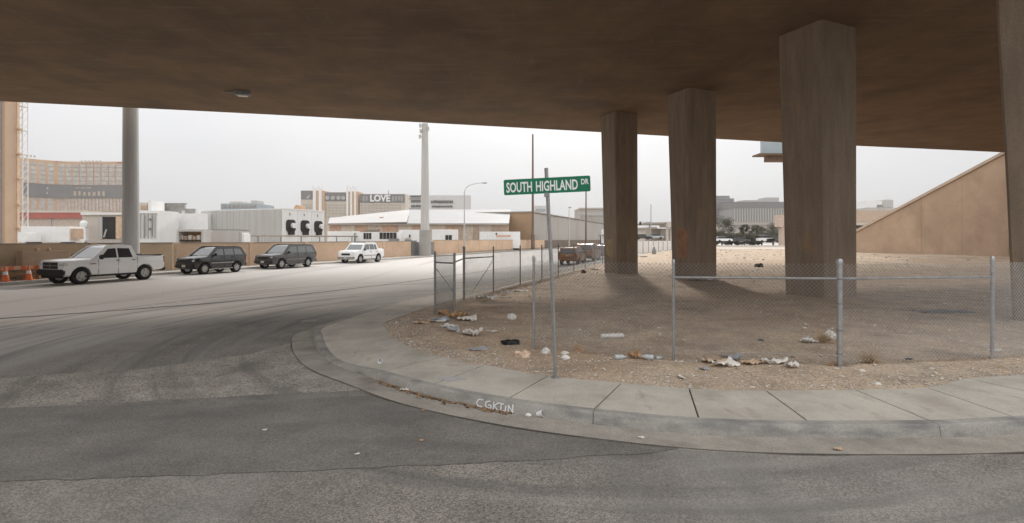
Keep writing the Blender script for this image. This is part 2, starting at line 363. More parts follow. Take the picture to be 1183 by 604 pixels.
for k in range(len(outer) - 1):
    i0, i1 = k * PER, (k + 1) * PER
    po, pb = [v.copy() for v in oc[i0:i1 + 1]], [v.copy() for v in bc[i0:i1 + 1]]
    g = .011
    for q in (po, pb):
        d = (q[-1] - q[0]).normalized(); q[0] = q[0] + d * g; q[-1] = q[-1] - d * g
    dz = random.uniform(-.0016, .0016); mb = MB(); n = PER + 1; vs = []
    for q in (po, pb):
        for v in q: vs.append(v + Vector((0, 0, dz)))
    low = [v - Vector((0, 0, .1)) for v in vs]
    fs = []
    for i in range(PER):
        fs += [(i, i + 1, n + i + 1, n + i), (2 * n + i, 2 * n + i + 1, i + 1, i), (3 * n + i, 3 * n + i + 1, n + i + 1, n + i)]
    fs += [(0, n, 3 * n, 2 * n), (PER, n + PER, 3 * n + PER, 2 * n + PER)]
    mb.add(vs + low, fs).build('slab', concrete, side)
for k, (x, y, w_, l_, m) in enumerate(((522, 438, .34, .12, 'b'), (524, 421.5, .2, .07, 'o'), (547, 420.5, .2, .07, 'o'))):
    c = P(x, y, .15); pts = []
    for j in range(22):
        a = 2 * math.pi * j / 22; r_ = 1 + .7 * noise.noise(Vector((math.cos(a) * 2.4, math.sin(a) * 2.4, k * 3.1))); pts.append(Vector((c.x + w_ * r_ * math.cos(a) / 1.6, c.y + l_ * r_ * math.sin(a) * 1.2, .1522)))
    MB().prism(pts, (0, 0, .0006)).build('paint_mark', layer(M('mark_blue', (.36, .355, .36), .85, .12, 9), (.45, .415, .37), 14, .4, .6, .9) if m == 'b' else layer(M('mark_orange', (.50, .36, .26), .85, .12, 9), (.46, .42, .37), 16, .45, .6, .9), side)
# kerb
def offs(curve, d):
    res = []
    for i, p in enumerate(curve):
        q = curve[min(i + 1, len(curve) - 1)] - curve[max(i - 1, 0)]; q.z = 0; q.normalize(); res.append(p + Vector((q.y, -q.x, 0)) * d)
    return res
sgn = 1 if (offs(oc, .1)[-20] - bc[-20]).length > (oc[-20] - bc[-20]).length else -1
kin, kf, gut = offs(oc, sgn * .008), offs(oc, sgn * .155), offs(oc, sgn * .63)
kerb = structure(bpy.data.objects.new('kerb', None)); COL.objects.link(kerb); ORIG['kerb'] = Vector()
cuts = [0] + [PER * (len(outer) - 14 - 11 + k) for k in (-6, 0, 3, 6, 9, 12, 16, 20)] + [len(oc) - 1]
cuts = sorted(set(cuts))
for c0, c1 in zip(cuts[:-1], cuts[1:]):
    mb = MB(); rows = []
    for i in range(c0, c1 + 1):
        a, b = kin[i].copy(), kf[i].copy(); rr = [Vector((a.x, a.y, 0)), Vector((a.x, a.y, a.z + .001)), a.lerp(b, .82) + Vector((0, 0, .001)), a.lerp(b, .97) - Vector((0, 0, .02 if a.z > .1 else .005)), b.lerp(a, -.15)]
        rr[4].z = 0.0; rows.append(rr)
    if c0 > 0:
        dd = (rows[1][0] - rows[0][0]).normalized() * .008
        for q in rows[0]: q += dd
    m = 5
    fs = [(r * m + j, r * m + j + 1, (r + 1) * m + j + 1, (r + 1) * m + j) for r in range(len(rows) - 1) for j in range(m - 1)]
    fs += [tuple(range(m)), tuple((len(rows) - 1) * m + j for j in range(m))]
    mb.add([v for r in rows for v in r], fs).build('kerb_stone', kerbm, kerb, smooth=35)
mb = MB(); gk = offs(oc, sgn * .15)
for i in range(len(oc) - 1):
    q = [gk[i], gk[i + 1], gut[i + 1], gut[i]]
    mb.add([Vector((v.x, v.y, z)) for v, z in zip(q, (.006, .006, .014, .014))], [(0, 1, 2, 3)])
    q = [gut[i], gut[i + 1]]; g2 = offs(oc, sgn * .66) if i == 0 else g2
    mb.add([Vector((gut[i].x, gut[i].y, .014)), Vector((gut[i + 1].x, gut[i + 1].y, .014)), Vector((g2[i + 1].x, g2[i + 1].y, -.01)), Vector((g2[i].x, g2[i].y, -.01))], [(0, 1, 2, 3)])
structure(mb.build('gutter', gutterm))
mb = MB(); s1, s2 = offs(oc, sgn * .635), offs(oc, sgn * .685)
for i in range(len(oc) - 1):
    w1 = .2 + .8 * abs(noise.noise(oc[i] * .8)); w2 = .2 + .8 * abs(noise.noise(oc[i + 1] * .8)); a1, a2 = s1[i].lerp(s2[i], w1 * .9), s1[i + 1].lerp(s2[i + 1], w2 * .9)
    mb.add([Vector((q.x, q.y, z)) for q, z in ((s1[i], .0155), (s1[i + 1], .0155), (a2, .0145), (a1, .0145))], [(0, 1, 2, 3)])
structure(mb.build('gutter_seam', jointm))
# dirt and leaves caught in the gutter
mb = MB()
for k in range(620):
    u = random.random() ** .8; fi = PER * (len(outer) - 25 + 3.0) + u * PER * 2.1; i = int(fi); p = gk[i].lerp(gk[i + 1], fi - i).lerp(gut[i].lerp(gut[i + 1], fi - i), abs(random.gauss(0, .2)) * max(.05, .5 + .9 * noise.noise(Vector((fi * .9, 0, 0)))) + .04)
    s_ = random.uniform(.008, .03); a = random.uniform(0, 6.28); q = Matrix.Rotation(a, 3, 'Z')
    mb.add([p + Vector((0, 0, .0)) * 0 + q @ Vector(c) * s_ for c in ((-1, -.5, 0), (1, -.5, 0), (1, .5, 0), (-1, .5, 0), (0, 0, .5))], [(0, 1, 4), (1, 2, 4), (2, 3, 4), (3, 0, 4), (3, 2, 1, 0)])
for v in mb.v: v.z = .01 + (0 if random.random() < .7 else random.uniform(0, .018))
o = mb.build('gutter_debris', M('leaf_debris', (.26, .17, .10), .95, .5, 25)); stuff(o); o['label'] = 'brown leaf and dirt debris gathered along the kerb'
# graffiti tag on the kerb face
def nearest(curve, X):
    lo = PER * (len(outer) - 25 + 2); return min(range(lo, len(curve)), key=lambda i: abs(curve[i].x - X))
def kface(s):   # s metres along the face from the start of the tag
    i = GI; acc = 0
    while True:
        L = (kf[i + 1] - kf[i]).length
        if acc + L >= s: return kf[i].lerp(kf[i + 1], (s - acc) / L), (kf[i + 1] - kf[i]).normalized()
        acc += L; i += 1
GI = nearest(kf, P(546, 461, .12).x)
strokes = [[(.10, .9), (.03, .85), (0, .5), (.02, .12), (.09, .1)], [(.21, .88), (.15, .7), (.14, .3), (.18, .08), (.23, .15), (.23, .42), (.19, .42)],
           [(.27, .85), (.265, .08)], [(.34, .85), (.275, .45), (.335, .05)], [(.345, .82), (.42, .80)], [(.382, .8), (.38, .06)], [(.452, .66), (.45, .12), (.425, .05)],
           [(.495, .05), (.49, .75)], [(.49, .75), (.56, .05)], [(.56, .05), (.555, .9)]]
mb = MB()
for st in strokes:
    pts = []
    for s_, v in st:
        p, d = kface(s_ * 1.0); nn = Vector((d.y, -d.x, 0)) * sgn
        z = .012 + v * .115; lean = (1 - z / .15) * .022 + .001
        pts.append((p + nn * (lean + .004) + Vector((0, 0, z - p.z)), d))
    for (a, d), (b, _) in zip(pts[:-1], pts[1:]):
        e = (b - a).normalized(); nn = Vector((d.y, -d.x, 0)) * sgn; sd_ = e.cross(nn).normalized() * .0095; a2, b2 = a - e * .006, b + e * .006
        mb.prism([a2 - sd_, b2 - sd_, b2 + sd_, a2 + sd_], nn * .0015)
mb.build('graffiti', spray, kerb)

# far side pavement of the avenue
fs_ = structure(bpy.data.objects.new('far_pavement', None)); COL.objects.link(fs_); ORIG['far_pavement'] = Vector()
for t0 in range(-60, 300, 12):
    a, b, c, d = NT(KN - .16, t0 + .01), NT(KN - .16, t0 + 11.99), NT(KN - 2.0, t0 + 11.99), NT(KN - 2.0, t0 + .01)
    MB().prism([v + Vector((0, 0, -.02)) for v in (a, b, c, d)], (0, 0, .17)).build('slab', M('pale_concrete', (.46, .44, .40), .85, .1, .5), fs_)
    a, b, c, d = NT(KN, t0 + .01), NT(KN, t0 + 11.99), NT(KN - .155, t0 + 11.99), NT(KN - .155, t0 + .01)
    MB().prism([v + Vector((0, 0, -.02)) for v in (a, b, c, d)], (0, 0, .165)).build('kerb_stone', M('pale_concrete', (.5,) * 3), fs_, bevel=.02)

# ------------------------------------------------------------------ dirt lot
def sstep(a, b, x):
    t = max(0, min(1, (x - a) / (b - a))); return t * t * (3 - 2 * t)
bpoly = [Vector((v.x, v.y)) for v in bc]
def edge_dist(X, Y):
    q = Vector((X, Y)); best = 1e9
    for i in range(0, len(bpoly) - 1):
        a, b = bpoly[i], bpoly[i + 1]; ab = b - a; t = max(0, min(1, (q - a).dot(ab) / ab.length_squared)); best = min(best, (q - a - ab * t).length)
    return best
def zl(X, Y):
    e = edge_dist(X, Y) if Y < 20 else min(3, abs(.94 * X - .342 * Y + 8.15))
    z = .132 + .03 * sstep(.1, 1.2, e) + .45 * sstep(28, 52, Y) * sstep(14, 40, X)
    am = sstep(.0, 1.0, e)
    z += am * (.022 * noise.noise(Vector((X * .5, Y * .5, 0))) + .034 * noise.noise(Vector((X * 1.7, Y * 1.7, 3))) + .014 * noise.noise(Vector((X * 5, Y * 5, 7))))
    return z
lotb = [Vector((v.x, v.y)) for v in bc[PER:-1:2]] + [Vector((120, 35)), Vector((140, 120)), Vector((50, 128))]
def inside(poly, X, Y):
    c = False; j = len(poly) - 1
    for i in range(len(poly)):
        a, b = poly[i], poly[j]
        if (a.y > Y) != (b.y > Y) and X < (b.x - a.x) * (Y - a.y) / (b.y - a.y) + a.x: c = not c
        j = i
    return c
pts = list(lotb); ne = len(pts)
y = 7.0
while y < 118:
    st = .17 if y < 11 else .25 if y < 16 else .45 if y < 24 else .9 if y < 40 else 2.2 if y < 70 else 6
    x = -5.0
    while x < y * 1.12 + 6:
        X, Y = x + random.uniform(-.35, .35) * st, y + random.uniform(-.35, .35) * st
        if inside(lotb, X, Y) and (Y > 22 or edge_dist(X, Y) > .06): pts.append(Vector((X, Y)))
        x += st
    y += st
vv, ee, ff, _, _, _ = delaunay_2d_cdt(pts, [], [list(range(ne))], 1, 1e-5)
mb = MB(); mb.add([Vector((p.x, p.y, zl(p.x, p.y))) for p in vv], [tuple(f) for f in ff])
structure(mb.build('dirt_lot', dirt, smooth=60, fix=True))
# pale service road and strips beyond the lot
structure(sheet('service_road', [(34, 90), (90, 80), (96, 92), (36, 104)], .62, M('pale_road', (.5, .47, .43), .9, .1, .2)))

# gravel scattered through the lot
mb = MB(); OCT = [(1, 0, 0), (0, 1, 0), (-1, 0, 0), (0, -1, 0), (0, 0, 1), (0, 0, -.6)]; OF = [(0, 1, 4), (1, 2, 4), (2, 3, 4), (3, 0, 4), (1, 0, 5), (2, 1, 5), (3, 2, 5), (0, 3, 5)]
cnt = 0
while cnt < 9000:
    if random.random() < .55:
        i = random.randrange(PER * (len(outer) - 25), len(bc) - 20); nrm = (bc[i] - oc[i]).normalized(); p = bc[i] + nrm * abs(random.gauss(0, .55)) + Vector((random.uniform(-.2, .2), random.uniform(-.1, .1), 0))
        X, Y = p.x, p.y
    else:
        Y = 7.5 + 32 * random.random() ** 2; X = random.uniform(-3.5, Y * 1.05 + 2)
    if not inside(lotb, X, Y): continue
    r_ = random.uniform(.006, .016) * (1 + Y / 28) * (1.9 if random.random() < .05 else 1); a = random.uniform(0, 6.28); q = Matrix.Rotation(a, 3, 'Z'); zz = zl(X, Y)
    mb.add([Vector((X, Y, zz + r_ * .2)) + q @ Vector((c[0] * r_ * random.uniform(.7, 1.3), c[1] * r_ * random.uniform(.5, 1), c[2] * r_ * .7)) for c in OCT], OF); cnt += 1
cnt = 0
while cnt < 2600:
    Y = 9 + 75 * random.random() ** 1.6; X = random.uniform(-1, Y * 1.05 + 2)
    if not inside(lotb, X, Y) or noise.noise(Vector((X * .25, Y * .25, 9))) < -.15: continue
    r_ = random.uniform(.012, .03) * (1 + Y / 20) * (1.8 if random.random() < .08 else 1); q = Matrix.Rotation(random.uniform(0, 6.28), 3, 'Z'); zz = zl(X, Y)
    mb.add([Vector((X, Y, zz + r_ * .15)) + q @ Vector((c[0] * r_ * random.uniform(.7, 1.3), c[1] * r_ * random.uniform(.5, 1), c[2] * r_ * .6)) for c in OCT], OF); cnt += 1
o = stuff(mb.build('gravel', pebm, fix=False)); o['label'] = 'loose pale gravel scattered over the dirt lot'

# ------------------------------------------------------------------ overpass
SZ = 10.1
ov = thing('overpass', 'wide brown concrete overpass deck on four square piers over the corner lot', 'overpass', (10, 22, 0))
far = [Vector(q) for q in [(-75, 18.5, 0), (-29, 29.4, 0), (-18.4, 31.8, 0), (-5.9, 34.8, 0), (6.7, 38.0, 0), (21.7, 41.9, 0), (43.5, 46.6, 0), (60, 50.6, 0), (95, 59, 0)]]
far = catmull(far, 5); DW = 28.2; BN = Vector((.245, -.97, 0))
near = [p + BN * DW for p in far]
mb = MB(); prof = lambda a, b: [a.lerp(b, 0) + Vector((0, 0, SZ)), a + Vector((0, 0, SZ + .0)) + BN * 0, b + Vector((0, 0, SZ))]
rows = []
for a, b in zip(far, near):
    m_ = a.lerp(b, .03); n_ = a.lerp(b, .97)
    rows.append([a + Vector((0, 0, SZ)), b + Vector((0, 0, SZ)), b + Vector((0, 0, SZ + 1.7)), a + Vector((0, 0, SZ + 1.7))])
fs = [(r * 4 + j, r * 4 + (j + 1) % 4, (r + 1) * 4 + (j + 1) % 4, (r + 1) * 4 + j) for r in range(len(rows) - 1) for j in range(4)] + [(0, 1, 2, 3), tuple((len(rows) - 1) * 4 + j for j in range(4))]
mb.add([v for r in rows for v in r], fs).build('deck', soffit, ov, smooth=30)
for line, s_ in ((far, 1), (near, -1)):
    rows = []
    for p in line:
        i_ = p + BN * .4 * s_; rows.append([p + Vector((0, 0, SZ + 1.7)), i_ + Vector((0, 0, SZ + 1.7)), p.lerp(i_, .8) + Vector((0, 0, SZ + 2.6)), p + Vector((0, 0, SZ + 2.6))])
    MB().add([v for r in rows for v in r], fs).build('parapet', soffit, ov, smooth=30)
PHI = R(23.5)
nL = Vector((-math.cos(PHI), -math.sin(PHI), 0)); nN = Vector((math.sin(PHI), -math.cos(PHI), 0))
cols = [((714, 316.5), 1.55, 1), ((801, 324), 1.66, 1), ((955, 345.5), 1.72, 1), ((1168, 371), 1.7, -1)]
FL = {714: .25, 801: .32, 955: .30, 1168: .85}   # near left corners; the last by its far left corner
for (x, y), s_, _ in cols:
    h_ = s_ / 2; c = P(x, y, .15) - nL * h_ - nN * h_ * _
    mb = MB(); zb = zl(c.x, c.y) - .3; ch = .09
    def ring(z, k):
        l, r, n_, f_ = h_ + FL[x] * k, h_ - .05 * k, h_ + .02 * k, h_ + .06 * k
        co = [(l, n_ - ch), (l - ch, n_), (.03 - r * 0, n_), (-r + ch, n_), (-r, n_ - ch), (-r, -f_ + ch), (-r + ch, -f_), (l - ch, -f_), (l, -f_ + ch)]
        return [c + nL * a + nN * b + Vector((0, 0, z - c.z)) for a, b in co]
    lv = [(zb, 0), (SZ * .35, .3), (SZ * .7, .68), (SZ + .05, 1)]
    rs = [ring(*q) for q in lv]; k9 = 9
    fs = [(i * k9 + j, i * k9 + (j + 1) % k9, (i + 1) * k9 + (j + 1) % k9, (i + 1) * k9 + j) for i in range(3) for j in range(k9)] + [tuple(range(k9 - 1, -1, -1)), tuple(range(27, 36))]
    mb.add([v for r in rs for v in r], fs).build('column', pier, ov, smooth=20)
def pier_mark(ci, z0, z1, u0, u1, mat):
    (x, y), s_, q_ = cols[ci]; h_ = s_ / 2; c = P(x, y, .15) - nL * h_ - nN * h_ * q_; pts = []
    for k in range(18):
        a = 2 * math.pi * k / 18; w_ = 1 + .22 * noise.noise(Vector((math.cos(a) * 2, math.sin(a) * 2, ci + z0)))
        ex = abs(math.cos(a)) ** .6 * (1 if math.cos(a) > 0 else -1); ey = abs(math.sin(a)) ** .6 * (1 if math.sin(a) > 0 else -1)
        z = (z0 + z1) / 2 + (z1 - z0) / 2 * ey * w_; u = (u0 + u1) / 2 + (u1 - u0) / 2 * ex * w_
        k_ = .3 * z / (SZ * .35) if z < SZ * .35 else .3 + .38 * (z - SZ * .35) / (SZ * .35)
        pts.append(c + nL * (h_ + FL[x] * k_ + .003) + nN * (u * h_) + Vector((0, 0, z - c.z)))
    MB().prism(pts, nL * .002).build('paint_blotch', mat, ov)
pier_mark(1, 1.3, 2.9, -.35, .55, M('pier_orange', (.36, .20, .125), .9, .2, 2)); pier_mark(0, 1.2, 2.3, -.6, .45, M('pier_tan', (.36, .27, .17), .9, .2, 2))
# abutment and its wing wall
ab = thing('abutment_wall', 'brown stucco abutment with sloping wing wall under the right end of the overpass', 'wall', (46, 55, 0))
wa, wb = Vector((48.2, 50.4, 0)), Vector((42.2, 69.6, 0)); th = Vector((1.2, .3, 0))
za, zb_ = 10.75, 1.1
mb = MB()
segs = 5
for k in range(segs):
    a, b = wa.lerp(wb, k / segs), wa.lerp(wb, (k + 1) / segs); d = (b - a) * .002
    z0, z1 = za + (zb_ - za) * k / segs, za + (zb_ - za) * (k + 1) / segs
    mb = MB().prism([a + d + Vector((0, 0, -.4)), b - d + Vector((0, 0, -.4)), b - d + Vector((0, 0, z1)), a + d + Vector((0, 0, z0))], th); mb.build('panel', abut, ab)
MB().prism([wa - th * .12 + Vector((0, 0, za + .01)), wb - th * .12 + Vector((0, 0, zb_ + .01)), wb - th * .12 + Vector((0, 0, zb_ + .32)), wa - th * .12 + Vector((0, 0, za + .32))], th * 1.24).build('coping', coping, ab)
we = Vector((58, 18, 0))
for k in range(4):
    a, b = wa.lerp(we, k / 4), wa.lerp(we, (k + 1) / 4); d = (b - a) * .002
    MB().prism([a + d + Vector((0, 0, -.4)), b - d + Vector((0, 0, -.4)), b - d + Vector((0, 0, SZ - .02)), a + d + Vector((0, 0, SZ - .02))], th * 1.5).build('panel', abut, ab)
# earth retained behind the wing wall
# luminaire under the deck
p = Vector(((280 - CX) / FOC * 27.4, 27.4, SZ))
lf = thing('deck_luminaire', 'small boxed lamp fixed to the underside of the overpass', 'lamp', p)
MB().box(p + Vector((0, 0, -.1)), (.75, .42, .2), R(14)).build('housing', galvd, lf, bevel=.03)
MB().box(p + Vector((0, 0, -.235)), (.5, .3, .07), R(14)).build('lens', lampm, lf, bevel=.02)
MB().tube([p + Vector((-.35, .0, -.04)), p + Vector((-.9, -.1, -.04))], .03, 6).build('conduit', galvd, lf)

# ------------------------------------------------------------------ street name sign
bp_ = P(642, 436, .15); bp_.z = .14
top = AT(631, 194, bp_.y - .05)
sg = thing('street_name_sign', 'green street name sign on a leaning square steel post at the corner', 'sign', bp_)
mid = bp_.lerp(top, .55) + Vector((.012, 0, 0))
MB().tube([bp_ - Vector((0, 0, .12)), mid, top], .03, 4).build('post', galv, sg)
MB().box(bp_ + Vector((0, 0, .004)), (.12, .12, .02), .3).build('post_collar', galvd, sg)
sc = AT(631.5, 214.2, bp_.y - .1); wS, hS = 1.33, .24
tilt, yaw = R(2.0), R(-8)
Ms = Matrix.Translation(sc) @ Matrix.Rotation(yaw, 4, 'Z') @ Matrix.Rotation(-tilt, 4, 'Y') @ Matrix.Rotation(R(90), 4, 'X')
def rrect(w_, h_, r_, k=5):
    q = []
    for cx, cy, a0 in ((w_ / 2 - r_, h_ / 2 - r_, 0), (-w_ / 2 + r_, h_ / 2 - r_, 90), (-w_ / 2 + r_, -h_ / 2 + r_, 180), (w_ / 2 - r_, -h_ / 2 + r_, 270)):
        for j in range(k + 1): a = R(a0 + 90 * j / k); q.append(Vector((cx + r_ * math.cos(a), cy + r_ * math.sin(a), 0)))
    return q
blade = MB().prism([Ms @ v for v in rrect(wS, hS, .025)], (Ms.to_3x3() @ Vector((0, 0, -.004)))).build('sign_blade', green, sg)
for txt, x0, x1, y0, y1 in (('SOUTH', -.625, -.225, -.085, .075), ('HIGHLAND', -.165, .475, -.085, .075), ('DR', .525, .64, -.01, .075)):
    me = text_mesh(txt, .2, 1, .0008, .005, 'LEFT'); xs_ = [q.co.x for q in me.vertices]; ys_ = [q.co.y for q in me.vertices]
    kx, ky = (x1 - x0) / (max(xs_) - min(xs_)), (y1 - y0) / (max(ys_) - min(ys_))
    me.transform(Ms @ Matrix.Translation((x0, y0, .002)) @ Matrix.Diagonal((kx, ky, 1, 1)) @ Matrix.Translation((-min(xs_), -min(ys_), 0))); me.transform(Matrix.Translation(-Vector(bp_))); me.materials.append(white)
    link('lettering', me, blade)
MB().box(sc + Vector((0, .03, -hS / 2 - .02)), (.07, .07, .06)).build('bracket', galvd, sg)

# ------------------------------------------------------------------ chain link fences
def chain(mb, p0, p1, z0, z1, pitch=.072, r=.0028, gb=None):
    L = (p1 - p0).length; d = (p1 - p0) / L; s_ = Vector((d.y, -d.x, 0)); H = z1 - z0
    for sg_ in (1, -1):
        k = int((L + H) / pitch) + 1
        for i in range(k):
            u0 = -H + i * pitch if sg_ > 0 else i * pitch
            a, b = (u0, 0.0), (u0 + sg_ * H, H)
            # clip to [0,L]
            def at(u): return (u - a[0]) / (sg_)     # height at u
            lo, hi = min(a[0], b[0]), max(a[0], b[0])
            ua, ub = max(lo, 0), min(hi, L)
            if ub - ua < .02: continue
            q = p0 + d * ua + Vector((0, 0, z0 + at(ua))) + s_ * .003 * sg_; w_ = p0 + d * ub + Vector((0, 0, z0 + at(ub))) + s_ * .003 * sg_
            mb.tube([q, w_], r, 3, False)
    return mb
def post(p, ztop, r, th_, mat=galv, capm_=True):
    z = zl(p.x, p.y); mb = MB().tube([Vector((p.x, p.y, z - .15)), Vector((p.x, p.y, ztop - .02))], r, 10)
    o = mb.build('post', mat, th_, smooth=50)
    MB().lathe([(r * 1.18, -.05), (r * 1.18, 0), (r * .9, .025), (r * .3, .04)], 10, Matrix.Translation((p.x, p.y, ztop - .02))).build('post_cap', mat, o, smooth=50)
    return o
def FP(x, y): v = P(x, y, .15); return Vector((v.x, v.y, 0))
F_, J_, K_, L_ = FP(616.7, 404.5), FP(778, 417), FP(970, 422), FP(1146.5, 415.5)
L2 = L_ + (L_ - K_).normalized() * 3.0 + Vector((0, .4, 0)); 
ff = thing('chain_link_fence', 'chain link fence along the front sidewalk with a thick galvanised post', 'fence', K_)
post(F_, 1.96, .027, ff); post(J_, 1.93, .026, ff); post(K_, 1.95, .045, ff); post(L_, 1.98, .03, ff); post(L2, 1.98, .03, ff)
for a, b in ((J_, K_), (K_, L_)):
    MB().tube([a + Vector((0, 0, 1.625)), b + Vector((0, 0, 1.625))], .021, 8).build('rail', galv, ff, smooth=50)
for z in (1.9, 1.62, 1.2, .75, .35):
    MB().lathe([(.05, -.014), (.052, 0), (.05, .014)], 10, Matrix.Translation((K_.x, K_.y, z))).build('band', galvd, ff, smooth=40)
for a, b in ((F_, J_), (J_, K_), (K_, L_), (L_, L2)):
    d = (b - a).normalized(); zb = zl((a.x + b.x) / 2, (a.y + b.y) / 2) + .03
    stuff(chain(MB(), a + Vector((d.y, -d.x, 0)) * .03, b + Vector((d.y, -d.x, 0)) * .03, zb, 1.88).build('wire_mesh', galv, ff, fix=False))
MB().tube([J_ + Vector((.02, -.03, .35)), K_ + Vector((0, -.05, .33))], .0025, 4).build('tension_wire', galv, ff)
C_, D_, E_, G_, H_, I_ = FP(536, 345), FP(570, 336.5), FP(601, 328), FP(626, 322.5), FP(645, 317.5), FP(663, 313)
hf = thing('chain_link_fence', 'chain link fence of slim dark posts along the avenue sidewalk', 'fence', D_)
runs = [C_, D_, E_, G_, H_, I_]
for k in range(6): runs.append(runs[-1] + D * 3.6)
for k, p in enumerate(runs): post(p, 1.98 + (.04 if k == 0 else 0), .045 if k == 0 else .03, hf, galvd)
for a, b in zip(runs[:-1], runs[1:]):
    stuff(chain(MB(), a, b, .22, 1.85, .09, .0042).build('wire_mesh', galvd, hf, fix=False))
MB().tube([C_ + Vector((0, 0, 1.6)), D_ + Vector((0, 0, 1.58))], .024, 8).build('rail', galvd, hf)
MB().tube([D_ + Vector((0, 0, 1.45)), C_.lerp(D_, .25) + Vector((0, 0, .3))], .012, 6).build('brace', galvd, hf)
A_, B_ = FP(502.5, 362), FP(525, 362)
gf = thing('gate_panel', 'narrow braced chain link gate panel at the corner of the lot', 'gate', A_)
post(A_, 1.93, .033, gf, galvd); post(B_, 1.88, .036, gf, galvd)
for a, b in ((A_, B_), (B_, C_)):
    MB().tube([a + Vector((0, 0, 1.63)), b + Vector((0, 0, 1.6))], .024, 8).build('rail', galvd, gf)
    if a is A_: stuff(chain(MB(), a, b, .25, 1.85, .05, .0065).build('wire_mesh', galvd, gf, fix=False))
MB().tube([A_ + Vector((0, 0, 1.5)), B_ + Vector((0, 0, .75))], .012, 6).build('brace', galvd, gf)

# ------------------------------------------------------------------ vehicles
def wheel_meshes(r, wd, nsp=5):
    t_, rm = MB(), MB(); X = Matrix.Rotation(R(90), 4, 'X')
    t_.lathe([(r * .62, -wd / 2), (r * .9, -wd / 2), (r, -wd * .34), (r, wd * .34), (r * .9, wd / 2), (r * .62, wd / 2), (r * .62, -wd / 2)], 24, X, False)
    rm.lathe([(r * .64, -wd * .46), (r * .64, wd * .46), (r * .58, wd * .48), (r * .55, wd * .30), (r * .2, wd * .26), (r * .17, wd * .4), (.01, wd * .42)], 24, X)
    for k in range(nsp):
        a = 2 * math.pi * k / nsp; q = Matrix.Rotation(a, 3, 'Y'); b = MB().box((0, -wd * .36, r * .37), (r * .17, wd * .16, r * .42)); rm.add([q @ v for v in b.v], b.f)
    return t_, rm
def boolean(ob, cutters):
    for c in cutters:
        md = ob.modifiers.new('cut', 'BOOLEAN'); md.operation = 'DIFFERENCE'; md.solver = 'EXACT'; md.object = c
    dg = bpy.context.evaluated_depsgraph_get(); me = bpy.data.meshes.new_from_object(ob.evaluated_get(dg)); ob.modifiers.clear(); old = ob.data; ob.data = me
    me.name = old.name
    for c in cutters: bpy.data.objects.remove(c)
    me.shade_smooth(); me.set_sharp_from_angle(angle=R(28))
